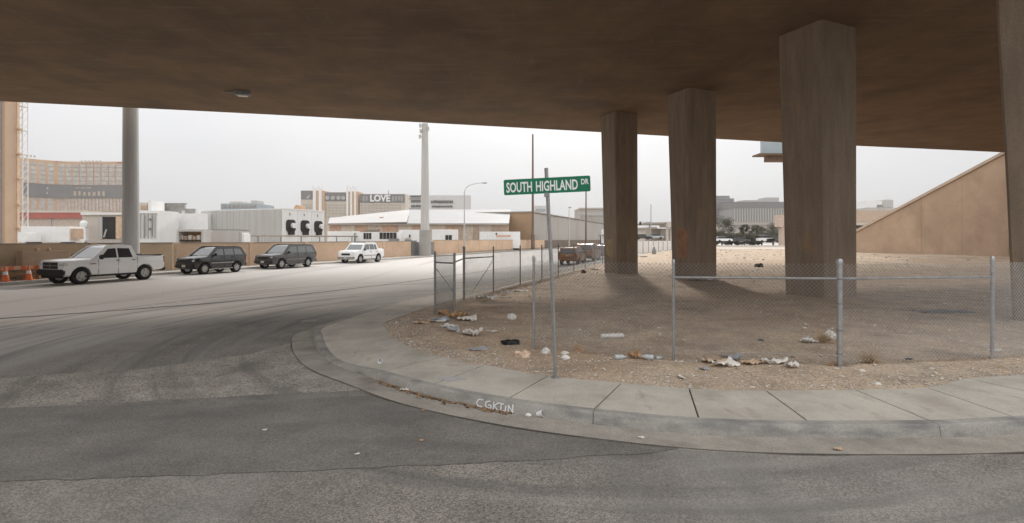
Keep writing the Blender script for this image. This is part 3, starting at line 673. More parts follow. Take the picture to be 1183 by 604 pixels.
def vehicle(name, label, cat, n, t, rz, S, group=None):
    loc = NT(n, t, 0); v = thing(name, label, cat, loc, rz, group)
    def B(mb, nm, mat, par=None, **k): return mb.build(nm, mat, par or v, world=False, **k)
    W, L = S['W'], S['L']; paint = S['paint']; hw = W / 2
    # lower body: lofted sections (x, bottom, top, half width factor)
    rows = []
    for x, zb, zt, k in S['sections']:
        w_ = hw * k; zm = zb + (zt - zb) * .5
        half = [(0, zb), (w_ * .86, zb), (w_ * .97, zb + .08), (w_, zm), (w_ * .985, zt - .16), (w_ * .93, zt - .045), (w_ * .84, zt), (0, zt + S.get('crown', .03))]
        rows.append([Vector((x, a, b)) for a, b in half] + [Vector((x, -a, b)) for a, b in half[-2:0:-1]])
    m = len(rows[0]); fs = [(r * m + j, r * m + (j + 1) % m, (r + 1) * m + (j + 1) % m, (r + 1) * m + j) for r in range(len(rows) - 1) for j in range(m)] + [tuple(range(m)), tuple((len(rows) - 1) * m + j for j in range(m))]
    body = B(MB().add([q for r in rows for q in r], fs), 'body', paint, smooth=30)
    cut = []; r_ = S['r']
    for ax in S['axles']:
        for s_ in (1, -1):
            c = MB().lathe([(r_ * 1.17, -.2), (r_ * 1.17, .2)], 28, Matrix.Translation((ax, s_ * (hw - .03), r_ * 1.06)) @ Matrix.Rotation(R(90), 4, 'X')).build('cutter', paint); cut.append(c)
    if 'bed' in S:
        x0, x1, zf = S['bed']; c = MB().box(((x0 + x1) / 2, 0, zf + .6), (x1 - x0, W * .82, 1.2)).build('cutter', paint); cut.append(c)
    for c in cut: c.matrix_world = Matrix.Translation(loc) @ Matrix.Rotation(rz, 4, 'Z')
    bpy.context.view_layer.update(); boolean(body, cut)
    for ax in S['axles']:
        for s_ in (1, -1):
            B(MB().lathe([(r_ * 1.15, -.02), (r_ * 1.15, .02)], 24, Matrix.Translation((ax, s_ * (hw - .205), r_ * 1.06)) @ Matrix.Rotation(R(90), 4, 'X')), 'wheel_arch', dark)
    # cabin
    c = S['cab']; zb, zr = c['belt'], c['roof']; wb, wt = c['wb'], c['wt']; prof = c['prof']   # prof: cowl, windscreen top, (roof mid), roof rear, rear base
    pw = [wb if z < zb + .02 else wt for x, z in prof]
    mb = MB(); k = len(prof); mb.add([Vector((x, w_, z)) for (x, z), w_ in zip(prof, pw)] + [Vector((x, -w_, z)) for (x, z), w_ in zip(prof, pw)],
        [tuple(range(k)), tuple(range(2 * k - 1, k - 1, -1))] + [(i, (i + 1) % k, k + (i + 1) % k, k + i) for i in range(k)])
    cabin = B(mb, 'cabin', c.get('paint', paint), bevel=.06, smooth=50)
    def sidey(z): return wb + (wt - wb) * (z - zb) / (zr - zb)
    for poly in c['windows']:
        for s_ in (1, -1):
            B(MB().prism([Vector((x, s_ * (sidey(z) + .002), z)) for x, z in poly], (0, s_ * .008, 0)), 'window', c.get('glass', glass))
    def pane(nm, pa, pb, mat, wa_, wb_, out_):
        (x0, z0), (x1, z1) = pa, pb; nrm = Vector((z1 - z0, 0, x0 - x1)).normalized(); nrm = nrm if nrm.x * out_ > 0 else -nrm
        def q(s_, u): return Vector((x0 + (x1 - x0) * s_, u * (wa_ + (wb_ - wa_) * s_), z0 + (z1 - z0) * s_)) + nrm * .003
        B(MB().prism([q(.1, -.88), q(.1, .88), q(.9, .86), q(.9, -.86)], nrm * .008), nm, mat)
    pane('windscreen', prof[0], prof[1], c.get('glass_f', glassl), wb, wt, 1)
    pane('rear_window', prof[-1], prof[-2], glass, wb, wt, -1)
    # wheels
    tm, rm = wheel_meshes(r_, .25)
    tb = rb = None
    for ax in S['axles']:
        for s_ in (1, -1):
            e = bpy.data.objects.new('wheel', None); COL.objects.link(e); e.parent = v; e.location = (ax, s_ * (hw - .13), r_); e.empty_display_size = .1
            e.rotation_euler = (0, 0, math.pi if s_ > 0 else 0)
            if tb is None:
                tb = tm.build('tyre', rubber, e, world=False, smooth=35); rb = rm.build('rim', rimm, e, world=False, smooth=35)
            else:
                for src in (tb, rb):
                    cpy = src.copy(); COL.objects.link(cpy); cpy.parent = e
    # front
    xf = L / 2
    for nm, (x, y_, z, dx, dy, dz), mat, bev, mirror in S['trim']:
        for s_ in ((1, -1) if mirror else (1,)):
            B(MB().box((x, y_ * s_, z), (dx, dy, dz)), nm, mat, bevel=bev)
    for x in S.get('handles', []):
        for s_ in (1, -1): B(MB().box((x[0], s_ * (hw + .004), x[1]), (.16, .03, .035)), 'door_handle', S.get('handle_mat', blackp))
    for x, z0, z1 in S.get('gaps', []):
        for s_ in (1, -1): B(MB().box((x, s_ * (hw * .992), (z0 + z1) / 2), (.012, .012, z1 - z0)), 'door_gap', dark)
    return v
def stretch_spec(S, k):
    S['L'] *= k; S['axles'] = tuple(a * k for a in S['axles']); S['sections'] = [(x * k, a, b, c) for x, a, b, c in S['sections']]
    if 'bed' in S: S['bed'] = (S['bed'][0] * k, S['bed'][1] * k, S['bed'][2])
    S['cab']['prof'] = [(x * k, z) for x, z in S['cab']['prof']]; S['cab']['windows'] = [[(x * k, z) for x, z in q] for q in S['cab']['windows']]
    S['trim'] = [(nm, (b[0] * k, b[1], b[2], b[3] if b[3] < .5 else b[3] * k, b[4], b[5]), m, e, r_) for nm, b, m, e, r_ in S['trim']]
    S['handles'] = [(x * k, z) for x, z in S['handles']]; S['gaps'] = [(x * k, a, b) for x, a, b in S['gaps']]
    return S
HEAD = math.atan2(-D.y, -D.x)   # towards the camera end of the avenue
truck = dict(L=5.82, W=2.02, r=.405, axles=(1.93, -1.64), paint=car_white, crown=.02,
    sections=[(2.83, .62, 1.14, .80), (2.80, .5, 1.19, .90), (2.66, .42, 1.23, .97), (2.2, .40, 1.26, 1), (1.2, .38, 1.29, 1), (.6, .36, 1.28, 1), (-.9, .36, 1.28, 1), (-1.13, .4, 1.3, 1), (-1.18, .45, 1.36, 1), (-2.7, .55, 1.38, 1), (-2.86, .58, 1.38, .99)],
    bed=(-2.78, -1.27, .78),
    cab=dict(belt=1.24, roof=1.93, wb=.94, wt=.76, prof=[(1.3, 1.25), (.45, 1.90), (-.2, 1.95), (-.92, 1.90), (-1.14, 1.25)], glass=glass, glass_f=M('windscreen_bright', (.45, .46, .46), .1, .05, 1, spec=.9),
        windows=[[(.92, 1.30), (.42, 1.78), (.0, 1.81), (.0, 1.30)], [(-.1, 1.30), (-.1, 1.81), (-.78, 1.79), (-.92, 1.30)]]),
    trim=[('grille', (2.80, 0, .97, .1, 1.2, .38), blackp, .03, False), ('grille_bar', (2.86, 0, .97, .02, 1.16, .06), galvd, .01, False), ('grille_bar', (2.86, 0, .97, .02, .07, .36), galvd, .01, False),
          ('front_bumper', (2.80, 0, .63, .26, 1.94, .3), blackp, .06, False), ('air_dam', (2.74, 0, .42, .14, 1.6, .16), dark, .03, False), ('headlight', (2.70, .80, 1.01, .26, .37, .22), lampm, .05, True),
          ('mirror', (.98, 1.13, 1.36, .16, .22, .24), blackp, .04, True), ('tail_light', (-2.84, .93, 1.12, .07, .15, .36), tailm, .02, True), ('rear_bumper', (-2.93, 0, .58, .18, 1.85, .2), blackp, .04, False),
          ('tailgate', (-2.865, 0, 1.08, .05, 1.5, .5), car_white, .02, False), ('sill', (.3, .97, .40, 2.9, .1, .1), blackp, .02, True), ('bed_rail', (-2.02, .9, 1.40, 1.6, .12, .05), blackp, .015, True),
          ('door_badge', (1.35, 1.011, 1.02, .3, .01, .05), galvd, 0, True)],
    handles=[(-.02, 1.16), (-.92, 1.16)], gaps=[(1.05, .5, 1.25), (-.05, .45, 1.3), (-1.16, .5, 1.34)])
def suv(paint, L, W, H, wb, r, glassm, boxy=1.0, **kw):
    a, f = wb / 2 + .06, -wb / 2 + .06; x = L / 2; dr = kw.get('drop', 0); bl = 1.16 - dr; wz = 1.23 - dr; q1 = x - L * .535; q2 = x - L * .735
    s = dict(L=L, W=W, r=r, axles=(a, f), paint=paint,
        sections=[(x, .52, .98 - dr, .78), (x - .05, .40, 1.05 - dr, .89), (x - .22, .34, 1.10 - dr, .96), (x - .5, .33, 1.13 - dr, .99), (x - .85, .32, 1.16 - dr, 1), (x - 1.2, .32, 1.19 - dr, 1), (.4, .31, 1.19 - dr, 1), (-x + 1.2, .32, 1.2 - dr, 1), (-x + .4, .36, 1.2 - dr, .985), (-x + .16, .40, 1.17 - dr, .95), (-x + .04, .48, 1.1 - dr, .9), (-x, .58, 1.0 - dr, .84)],
        cab=dict(belt=bl, roof=H, wb=W / 2 * .95, wt=W / 2 * .80, prof=[(x - 1.12, bl), (x - 1.82, H - .07), (x - 2.2, H - .01), (-.4, H), (-x + .6, H - .03), (-x + .38, H - .09), (-x + .1, bl)], glass=glassm,
            windows=[[(x - 1.42, wz), (x - 1.92, H - .15), (q1, H - .13), (q1, wz)], [(q1 - .1, wz), (q1 - .1, H - .13), (q2 + .04, H - .13), (q2, wz)], [(q2 - .1, wz), (q2 - .06, H - .13), (-x + .55, H - .15), (-x + .34, wz)]]),
        trim=[('grille', (x - .02, 0, .86 - dr * .5, .07, W * .5, .22), blackp, .02, False), ('front_bumper', (x - .07, 0, .55, .22, W * .94, .22), kw.get('bumper', blackp), .06, False), ('headlight', (x - .10, W * .36, .90 - dr * .6, .18, W * .17, .19), lampm, .04, True),
              ('plate', (x + .05, 0, .56, .015, .31, .15), platem, 0, False), ('mirror', (x - 1.6, W / 2 + .06, 1.27 - dr, .13, .2, .17), blackp, .04, True), ('tail_light', (-x + .1, W * .42, 1.0 - dr, .14, W * .1, .34), tailm, .03, True),
              ('rear_bumper', (-x + .04, 0, .55, .18, W * .92, .22), kw.get('bumper', blackp), .05, False), ('rear_plate', (-x - .012, 0, .85, .015, .31, .15), platem, 0, False), ('side_moulding', (-.05, W / 2 + .0, .72, wb * .72, .03, .06), kw.get('mould', galvd), .01, True),
              ('running_board', (-.02, W / 2 - .03, .33, wb * .66, .16, .06), kw.get('board', galvd), .02, True), ('roof_rail', (-.55, W * .33, H + .035, 1.9, .045, .04), blackp, .015, True)],
        handles=[(q1 + .14, 1.08 - dr), (q2 + .16, 1.08 - dr)], gaps=[(x - 1.35, .42, 1.17 - dr), (q1 - .05, .4, 1.17 - dr), (q2 - .05, .6, 1.17 - dr)])
    return s
vehicle('pickup_truck', 'white crew cab pickup truck with black bumper and grille', 'pickup truck', -30.55, 19.05, HEAD, stretch_spec(truck, .90))
vehicle('suv', 'black older SUV with pale side stripe parked behind the white pickup', 'SUV', -31.2, 26.2, HEAD, stretch_spec(suv(car_black, 4.4, 1.82, 1.76, 2.66, .36, glassl, mould=M('stripe', (.4, .4, .39)), board=M('stripe', (.4, .4, .39))), .93))
vehicle('suv', 'dark grey SUV with roof rails in the middle of the parked row', 'SUV', -31.25, 33.0, HEAD, suv(car_grey, 4.85, 1.92, 1.84, 2.85, .385, glassl))
s = suv(car_white, 5.2, 1.98, 1.92, 3.05, .41, glassl, bumper=M('grey_cladding', (.22, .22, .215), .6, .1, 4), mould=M('grey_cladding', (.2,) * 3), board=M('grey_cladding', (.2,) * 3))
s['cab'].update(belt=1.22, wt=.84, prof=[(1.45, 1.22), (.85, 1.82), (.4, 1.92), (-1.0, 1.92), (-1.25, 1.87), (-1.6, 1.22)], windows=[[(1.15, 1.28), (.76, 1.76), (.1, 1.79), (.1, 1.28)], [(0, 1.28), (0, 1.79), (-.72, 1.78), (-.8, 1.28)], [(-.88, 1.28), (-.8, 1.78), (-1.16, 1.76), (-1.34, 1.28)]])
s['sections'] = [(2.775, .52, 1.08, .82), (2.73, .42, 1.15, .91), (2.55, .36, 1.2, .97), (2.0, .34, 1.23, 1), (1.4, .33, 1.25, 1), (-1.2, .33, 1.25, 1), (-1.6, .36, 1.33, 1), (-2.5, .42, 1.33, .99), (-2.7, .5, 1.29, .95), (-2.775, .6, 1.2, .9)]
s['sections'] = [(a * .937, b, c, d) for a, b, c, d in s['sections']]; s['cab']['prof'] = [(a * .937, b) for a, b in s['cab']['prof']]; s['cab']['windows'] = [[(a * .937, b) for a, b in q] for q in s['cab']['windows']]
vehicle('sport_utility_truck', 'white utility truck with grey lower cladding at the far end of the parked row', 'truck', -31.3, 42.9, HEAD, stretch_spec(s, .95))
AWAY = math.atan2(D.y, D.x)
vehicle('hatchback', 'copper orange hatchback parked by the near kerb beside the fence', 'car', -10.95, 46.3, AWAY, suv(car_orange, 4.1, 1.75, 1.58, 2.5, .32, glassl, bumper=car_orange, drop=.18, mould=car_orange, board=blackp))
vehicle('suv', 'taller copper brown SUV parked ahead of the orange hatchback', 'SUV', -10.95, 53.3, AWAY, suv(car_brown, 4.7, 1.85, 1.82, 2.75, .36, glassl))
vehicle('parked_car', 'grey car parked farthest along the near kerb', 'car', -10.95, 60.5, AWAY, suv(car_grey, 4.6, 1.8, 1.62, 2.7, .34, glassl, drop=.15))

# ------------------------------------------------------------------ far side: walls, poles
bw = thing('boundary_wall', 'tan block boundary wall with pilasters behind the parked row', 'wall', NT(-34.4, 40))
def wall_run(root, t0, t1, n, h, mat, step=6.0):
    k = max(1, round((t1 - t0) / step)); d = (t1 - t0) / k
    for i in range(k):
        a, b = t0 + i * d, t0 + (i + 1) * d
        MB().prism([NT(n, a + .21, -.1), NT(n, b - .21, -.1), NT(n - .2, b - .21, -.1), NT(n - .2, a + .21, -.1)], (0, 0, h + .1)).build('panel', mat, root)
        MB().prism([NT(n + .05, a - .2, -.1), NT(n + .05, a + .2, -.1), NT(n - .25, a + .2, -.1), NT(n - .25, a - .2, -.1)], (0, 0, h + .17)).build('pilaster', mat, root)
        MB().prism([NT(n + .03, a + .21, h + .002), NT(n + .03, b - .21, h + .002), NT(n - .23, b - .21, h + .002), NT(n - .23, a + .21, h + .002)], (0, 0, .07)).build('cap', capm, root)
wall_run(bw, 26.2, 57.5, -34.4, 1.98, blockw)
wall_run(bw, 63.5, 117, -34.4, 2.1, blockw, 8)
bd = thing('boundary_wall', 'darker brown boundary wall with grey cap behind the white pickup', 'wall', NT(-34.4, 10))
wall_run(bd, -26, 26, -34.4, 2.0, blockd, 5.2)
MB().prism([NT(-34.3, -26, .75), NT(-34.3, 16, .75), NT(-34.33, 16, .75), NT(-34.33, -26, .75)], (0, 0, .08)).build('pipe_strip', capm, bd)
g = thing('slatted_gate', 'dark slatted gate beside the thick pale pole', 'gate', NT(-34.45, 60.5))
for k in range(16):
    c = NT(-34.45, 57.9 + k * .34, .95); MB().box(c, (.3, .05, 1.9), ROAD_RZ).build('slat', galvd, g)
for z in (.3, 1.7): MB().box(NT(-34.52, 60.5, z), (5.4, .06, .07), ROAD_RZ).build('rail', galvd, g)
def cyl_pole(name, label, n, t, h, r0, r1, mat, cat='pole', k=14):
    p = NT(n, t, .14 if n > KN - 2 else 0); v = thing(name, label, cat, p)
    MB().tube([p - Vector((0, 0, .1)), p + Vector((0, 0, h))], [r0, r1], k).build('shaft', mat, v, smooth=50)
    return v, p
def NTpx(x, n):
    Y = -n / (D.x - D.y * (x - CX) / FOC); X = (x - CX) / FOC * Y; return D.x * X + D.y * Y, Y
t1, Y1 = NTpx(151, -33.35)
v, p = cyl_pole('steel_pole', 'thick grey steel pole rising behind the white pickup', -33.35, t1, 30, .47, .30, steel)
MB().lathe([(.62, 0), (.62, .06), (.5, .09)], 16, Matrix.Translation(p)).build('base_plate', steel, v)
MB().lathe([(.405, -.04), (.42, 0), (.405, .04)], 16, Matrix.Translation(p + Vector((0, 0, 9.2)))).build('joint_ring', steel, v)
t2, Y2 = NTpx(491, -33.4)
v, p = cyl_pole('monopole', 'pale tapered monopole with antenna mounts near its top', -33.4, t2, 17.0, .60, .40, steelw)
MB().tube([p, p + Vector((0, 0, 3.3))], [.78, .72], 16).build('base_wrap', M('grey_wrap', (.36, .345, .32), .8, .1, 1), v, smooth=50)
for k, (dx, z) in enumerate([(-.55, 16.7), (-.5, 16.0), (.45, 16.3), (-.6, 15.3)]):
    MB().box(p + Vector((dx, -.3, z)), (.28, .16, .5)).build('antenna', steelw, v, bevel=.02)
    MB().tube([p + Vector((0, 0, z)), p + Vector((dx, -.3, z))], .04, 6).build('bracket', steel, v)
t3, Y3 = NTpx(536.5, -33)
v, p = cyl_pole('street_lamp', 'slim street lamp with curved arm across the avenue', -33, t3, 9.2, .11, .07, steel, 'street lamp', 10)
arm = [p + Vector((0, 0, 9.1)), p + Vector((.25, -.05, 9.75)), p + Vector((1.0, -.1, 10.2)), p + Vector((2.2, -.15, 10.45)), p + Vector((2.7, -.15, 10.45))]
MB().tube(catmull(arm, 4), .05, 8).build('arm', steel, v, smooth=50)
MB().box(arm[-1] + Vector((.3, 0, .0)), (.75, .3, .14)).build('lamp_head', galvd, v, bevel=.05)
t4, Y4 = NTpx(615.5, -33.2)
v, p = cyl_pole('utility_pole', 'tall bare wooden utility pole beyond the street name sign', -33.2, t4, ZT(155, Y4) - .14, .30, .17, wood, k=10)
MB().tube([p, p + Vector((0, 0, 3.0))], .42, 10).build('pole_guard', wood, v)
t5, Y5 = NTpx(677, -33.2)
v, p = cyl_pole('utility_pole', 'wooden utility pole farther up the avenue by the grey warehouse', -33.2, t5, ZT(212, Y5), .28, .18, wood, k=10)
MB().box(p + Vector((0, 0, ZT(216, Y5))), (2.6, .12, .14), R(110)).build('cross_arm', wood, v)
t6, Y6 = NTpx(657.5, -33)
v, p = cyl_pole('lamp_post', 'thin pale lamp post in front of the grey warehouse', -33, t6, ZT(240, Y6), .16, .09, steelw, 'lamp post', 8)
MB().box(p + Vector((.2, 0, ZT(240, Y6))), (.8, .3, .2)).build('lamp_head', galvd, v, bevel=.04)

# cones and barricade on the far pavement
for px, lab in ((6, 'orange traffic cone standing left of the striped barricade'), (33, 'orange and white traffic cone nearest the white pickup')):
    tt, YY = NTpx(px, -33.1); p = NT(-33.1, tt, .15)
    c = thing('traffic_cone', lab, 'cone', p, 0, 'traffic cones by the barricade')
    MB().box(p + Vector((0, 0, .02)), (.42, .42, .04), .4).build('base', orange, c, bevel=.01)
    MB().lathe([(.17, .04), (.115, .34)], 14, Matrix.Translation(p)).build('cone', orange, c, smooth=40)
    MB().lathe([(.115, .34), (.085, .50)], 14, Matrix.Translation(p)).build('sleeve', white, c, smooth=40)
    MB().lathe([(.085, .5), (.035, .74)], 14, Matrix.Translation(p)).build('tip', orange, c, smooth=40)
tt, YY = NTpx(20, -33.4); p = NT(-33.4, tt, .15)
b = thing('barricade', 'low wooden barricade with orange stripe on the far pavement', 'barricade', p)
for dt in (-.9, .9):
    MB().box(NT(-33.4, tt + dt, .53), (.08, .3, .76), ROAD_RZ).build('leg', card, b)
MB().box(NT(-33.38, tt, .80), (2.2, .05, .2), ROAD_RZ).build('board', M('board_pale', (.62, .42, .30), .8, .1, 3), b)
MB().box(NT(-33.38, tt, .47), (2.2, .05, .18), ROAD_RZ).build('board', M('board_brown', (.30, .19, .11), .8, .1, 3), b)
for k in range(4): MB().box(NT(-33.35, tt - .8 + k * .52, .80), (.2, .012, .19), ROAD_RZ).build('stripe', orange, b)
tt, YY = NTpx(50, -33.9); p = NT(-33.9, tt, .15)
o = thing('utility_cabinet', 'pale utility cabinet against the brown wall behind the pickup hood', 'cabinet', p)
MB().box(p + Vector((0, 0, .75)), (2.2, .55, 1.5), ROAD_RZ).build('housing', M('cabinet_tan', (.46, .33, .235), .8, .08, 2), o, bevel=.04)
for k in (-.3, .25): MB().lathe([(.1, 0), (.1, .12), (.06, .16)], 10, Matrix.Translation(NT(-33.9, tt + k, 1.65))).build('vent', M('cabinet_tan', (.5,) * 3), o)

# ------------------------------------------------------------------ buildings behind the wall
def bx(root, name, x0, x1, y0, y1, Y, dep, mat, bevel=0.0, z0=None, off=0.0):
    X0, X1 = (x0 - CX) / FOC * Y, (x1 - CX) / FOC * Y; zt = ZT(y0, Y); zb = ZT(y1, Y) if z0 is None else z0
    return MB().box(((X0 + X1) / 2, Y - off + dep / 2, (zt + zb) / 2), (X1 - X0, dep, zt - zb)).build(name, mat, root, bevel=bevel)
def bthing(name, label, cat, x, Y, group=None): return thing(name, label, cat, ((x - CX) / FOC * Y, Y, -.05), 0, group)
tanw = M('hotel_tan', (.56, .35, .20), .9, .08, .05); cream = M('hotel_cream', (.55, .48, .40), .9, .06, .05); pale = M('pale_stucco', (.56, .50, .44), .9, .06, .1)
winm = M('far_window', (.30, .27, .25), .4, .3, .6, spec=.5); banner = M('banner_grey', (.16, .15, .15), .7, .1, .1); redm = M('red_band', (.42, .13, .11), .7, .1, .2)
stonew = M('pale_window_strip', (.47, .43, .39), .6, .25, .25, stretch=(1, 1, 1.5))
# tan tower at the left edge, lattice mast
v = bthing('stucco_tower', 'tall tan stucco tower at the left edge of the view', 'tower', -10, 100)
bx(v, 'shaft', -36, 6, 90, 0, 100, 2.4, M('tower_tan', (.50, .355, .25), .9, .08, .1), z0=-.05); bx(v, 'rib', -36, -1.5, 92, 0, 99.4, .55, M('tower_grey', (.34, .31, .29)), z0=-.05); bx(v, 'edge_strip', 18.2, 20, 92, 0, 102.3, .5, M('tower_light', (.62, .46, .33)), z0=-.05)
for y in (147, 176, 205, 235, 262): bx(v, 'ledge', 15, 22, y, y + 1.6, 102.1, .8, M('tower_light', (.6,) * 3))
v = bthing('lattice_mast', 'white lattice mast standing beside the tan tower', 'mast', 26, 104)
cx_, cw = (26 - CX) / FOC * 104, .55
for dx in (-cw, cw):
    for dy in (-cw, cw): MB().tube([(cx_ + dx, 104 + dy, -.05), (cx_ + dx, 104 + dy, 36)], .1, 6).build('leg', whitem, v)
mb = MB()
for k in range(24):
    z = k * 1.5
    for sx in (-1, 1):
        mb.tube([(cx_ - cw, 104 + sx * cw, z), (cx_ + cw, 104 + sx * cw, z + 1.5)], .045, 4); mb.tube([(cx_ + sx * cw, 104 - cw, z), (cx_ + sx * cw, 104 + cw, z + 1.5)], .045, 4)
mb.build('bracing', whitem, v)
for k in range(1, 8): MB().box((cx_, 104, k * 4.8), (1.35, 1.35, .1)).build('ring', whitem, v)
# curved hotel
v = bthing('curved_hotel', 'curved tan hotel with grey banner strip and white window columns', 'hotel', 85, 500)
def arcY(x): return 480 + 28 * math.sin(min(1, max(0, (x - 20) / 70)) * math.pi / 2)
HT = 78.0
def strip_poly(root, nm, x0, x1, z0, z1, mat, proud, dep=1.0, n=1):
    for k in range(n):
        a, b = x0 + (x1 - x0) * k / n, x0 + (x1 - x0) * (k + 1) / n
        A, B = Vector(((a - CX) / FOC * arcY(a), arcY(a) - proud, 0)), Vector(((b - CX) / FOC * arcY(b), arcY(b) - proud, 0))
        MB().prism([A + Vector((0, 0, z0)), B + Vector((0, 0, z0)), B + Vector((0, 0, z1)), A + Vector((0, 0, z1))], (0, dep, 0)).build(nm, mat, root)
strip_poly(v, 'facade', 12, 147, -.05, HT, tanw, 0, 14, 10)
hb = lambda y: ZT(y, 505)
xs = [27.5, 36, 46, 56, 68, 76.5, 85, 93, 101.5, 110, 118.5, 126.5, 135]
for x in xs: strip_poly(v, 'window_column', x, x + 6.6, hb(213), hb(189), stonew, .5)
for x in [27, 36, 46, 56] + [67 + 4.05 * k for k in range(19)]: strip_poly(v, 'window_column', x, x + (6.6 if x < 60 else 2.5), hb(244), hb(229), stonew, .5)
for i, x in enumerate(xs):
    for k in range(4): strip_poly(v, 'window_row', x, x + 6.6, hb(193.5 + k * 5.2), hb(192.6 + k * 5.2), winm, .7, .5)
strip_poly(v, 'banner', 27, 144, hb(228.5), hb(213.5), banner, 1.2, .6, 4)
rnd = random.Random(3)
for x0, x1, y, h_, m in ((38, 57, 218, 3.2, M('banner_blue', (.42, .45, .47))), (38, 62, 223.5, 3.6, M('banner_blue', (.4,) * 3)), (27.5, 34, 217.5, 3, M('banner_blue', (.4,) * 3)), (27.5, 34, 223, 3, M('banner_blue', (.4,) * 3)), (88, 106, 216.8, 1.6, M('banner_gold', (.45, .36, .27))), (81, 122, 223.4, 6, M('banner_gold', (.4,) * 3))):
    x = x0; wd = h_ * .8
    while x < x1:
        strip_poly(v, 'banner_letter', x, x + wd * rnd.uniform(.4, .8), hb(y + h_ / 2 * rnd.uniform(.6, 1)), hb(y - h_ / 2 * rnd.uniform(.6, 1)), m, 1.5, .4); x += wd * 1.15
for x0, x1, y in ((31, 40, 183.2), (94, 118, 186.2)):
    x = x0
    while x < x1: strip_poly(v, 'roof_letter', x, x + 2.0, hb(y + 1.4), hb(y - 1.4), cream, .8, .4); x += 4.3
strip_poly(v, 'roof_accent', 136, 142, hb(187.6), hb(186.6), redm, .8, .4)
strip_poly(v, 'roof_accent', 65, 67, hb(187), hb(186), redm, .8, .4)
# low red-banded shop, dock building with open door, white trailers (left)
v = bthing('low_shop', 'low pale building with a red fascia band at the left', 'building', 60, 150)
bx(v, 'wall', 14, 95, 252, 0, 150, 20, M('shop_wall', (.50, .42, .36)), z0=-.05); bx(v, 'fascia', 20, 95, 245.5, 252.2, 149.5, 1, redm); bx(v, 'roof_edge', 14, 96, 243, 245.5, 149.3, 20, pale)
bx(v, 'downpipe', 58, 58.8, 252, 262, 149.7, .25, greym)
v = bthing('loading_dock', 'pale loading dock with a dark open doorway beside the steel pole', 'building', 120, 90)
bx(v, 'wall', 95, 145, 248, 0, 90, 10, pale, z0=-.05); bx(v, 'roof_edge', 93, 146, 245.4, 248, 89.6, 11, whitem)
bx(v, 'doorway', 118, 134, 250.5, 276, 89.95, .3, dark, off=.05); bx(v, 'open_door', 134.2, 142.6, 250, 275.5, 89.6, .2, M('door_peach', (.62, .43, .30)), off=.1); bx(v, 'door_frame', 113.5, 118, 250, 276, 89.8, .3, greym); 
MB().tube([AT(120, 274, 89.6), AT(123, 265, 89.6)], .12, 6).build('leaning_board', greym, v)
MB().lathe([(.01, 0), (.5, .2), (.6, .9), (.4, 1.3), (.01, 1.4)], 12, Matrix.Translation(AT(97, 264, 88.5))).build('tank', whitem, v, smooth=50)
bx(v, 'tank_stand', 95, 99, 263.5, 0, 88.3, .6, whitem, z0=-.05)
bx(v, 'ledge', 95, 200, 277.6, 279.2, 84, 1.2, M('ledge_grey', (.40, .38, .36))); bx(v, 'ledge_leg', 144, 146, 279.3, 0, 84.2, .4, capm, z0=-.05); bx(v, 'ledge_leg', 198, 199.5, 279.3, 0, 84.2, .4, capm, z0=-.05); bx(v, 'ledge_leg', 97, 98.5, 279.3, 0, 84.2, .4, capm, z0=-.05)
v = bthing('white_trailer', 'long white trailer behind the brown wall left of the doorway', 'trailer', 55, 70)
bx(v, 'box_body', 24, 80, 261.5, 279.5, 70, 2.6, white, .04); bx(v, 'box_body', 20, 30, 268, 279.5, 67.2, 2.2, white, .04); bx(v, 'side_hatch', 80.3, 86, 264, 276, 70.2, 1.5, M('hatch_tan', (.5, .36, .26)))
for x in (30, 70): bx(v, 'wheel_set', x, x + 6, 279.6, 0, 70.4, 1.6, dark, z0=-.05)
# white container with ribbed doors
v = bthing('white_building', 'large blank white building with roof frames behind the boundary wall', 'building', 205, 84)
bx(v, 'wall', 182, 240, 246.5, 0, 84, 14, white, z0=-.05)
bx(v, 'roof_frame', 188.5, 214, 234.5, 236, 86, .5, M('frame_grey', (.26, .25, .23))); bx(v, 'roof_frame', 188.5, 190.5, 234.5, 247, 86.2, .5, M('frame_grey', (.3,) * 3)); bx(v, 'roof_frame', 190.5, 213, 236, 243, 87, .4, M('screen_grey', (.33, .315, .29), .8, .3, 1.5)); bx(v, 'roof_frame', 213.2, 225, 241, 246.4, 87, .4, M('screen_grey', (.3,) * 3)); bx(v, 'roof_unit', 192, 210, 242.5, 247, 88, 2, greym)
v = bthing('ribbed_container', 'white container with ribbed doors right of the steel pole', 'container', 170, 78)
bx(v, 'body', 160, 182, 243, 0, 78, 5, whitem, z0=-.05)
for k in range(5): bx(v, 'rib', 161 + k * 4.3, 162.6 + k * 4.3, 247, 275, 77.9, .2, greym, off=.06)
bx(v, 'header', 160, 182.4, 243.5, 246.3, 77.85, .2, white, off=.06)
for xx in (167, 175.5): bx(v, 'lock_bar', xx, xx + .7, 249, 273, 77.7, .1, galvd, off=.06)
for yy in (252, 263): bx(v, 'latch', 172, 174.3, yy, yy + 3, 77.6, .12, galvd, off=.06)
bx(v, 'roof_unit', 161, 170, 234, 243, 80, 3, pale); bx(v, 'roof_unit', 171, 175, 231.5, 243, 80, 3, whitem); bx(v, 'roof_vent', 163, 168.5, 237.5, 242, 79.8, .5, M('hatch_tan', (.5,) * 3))
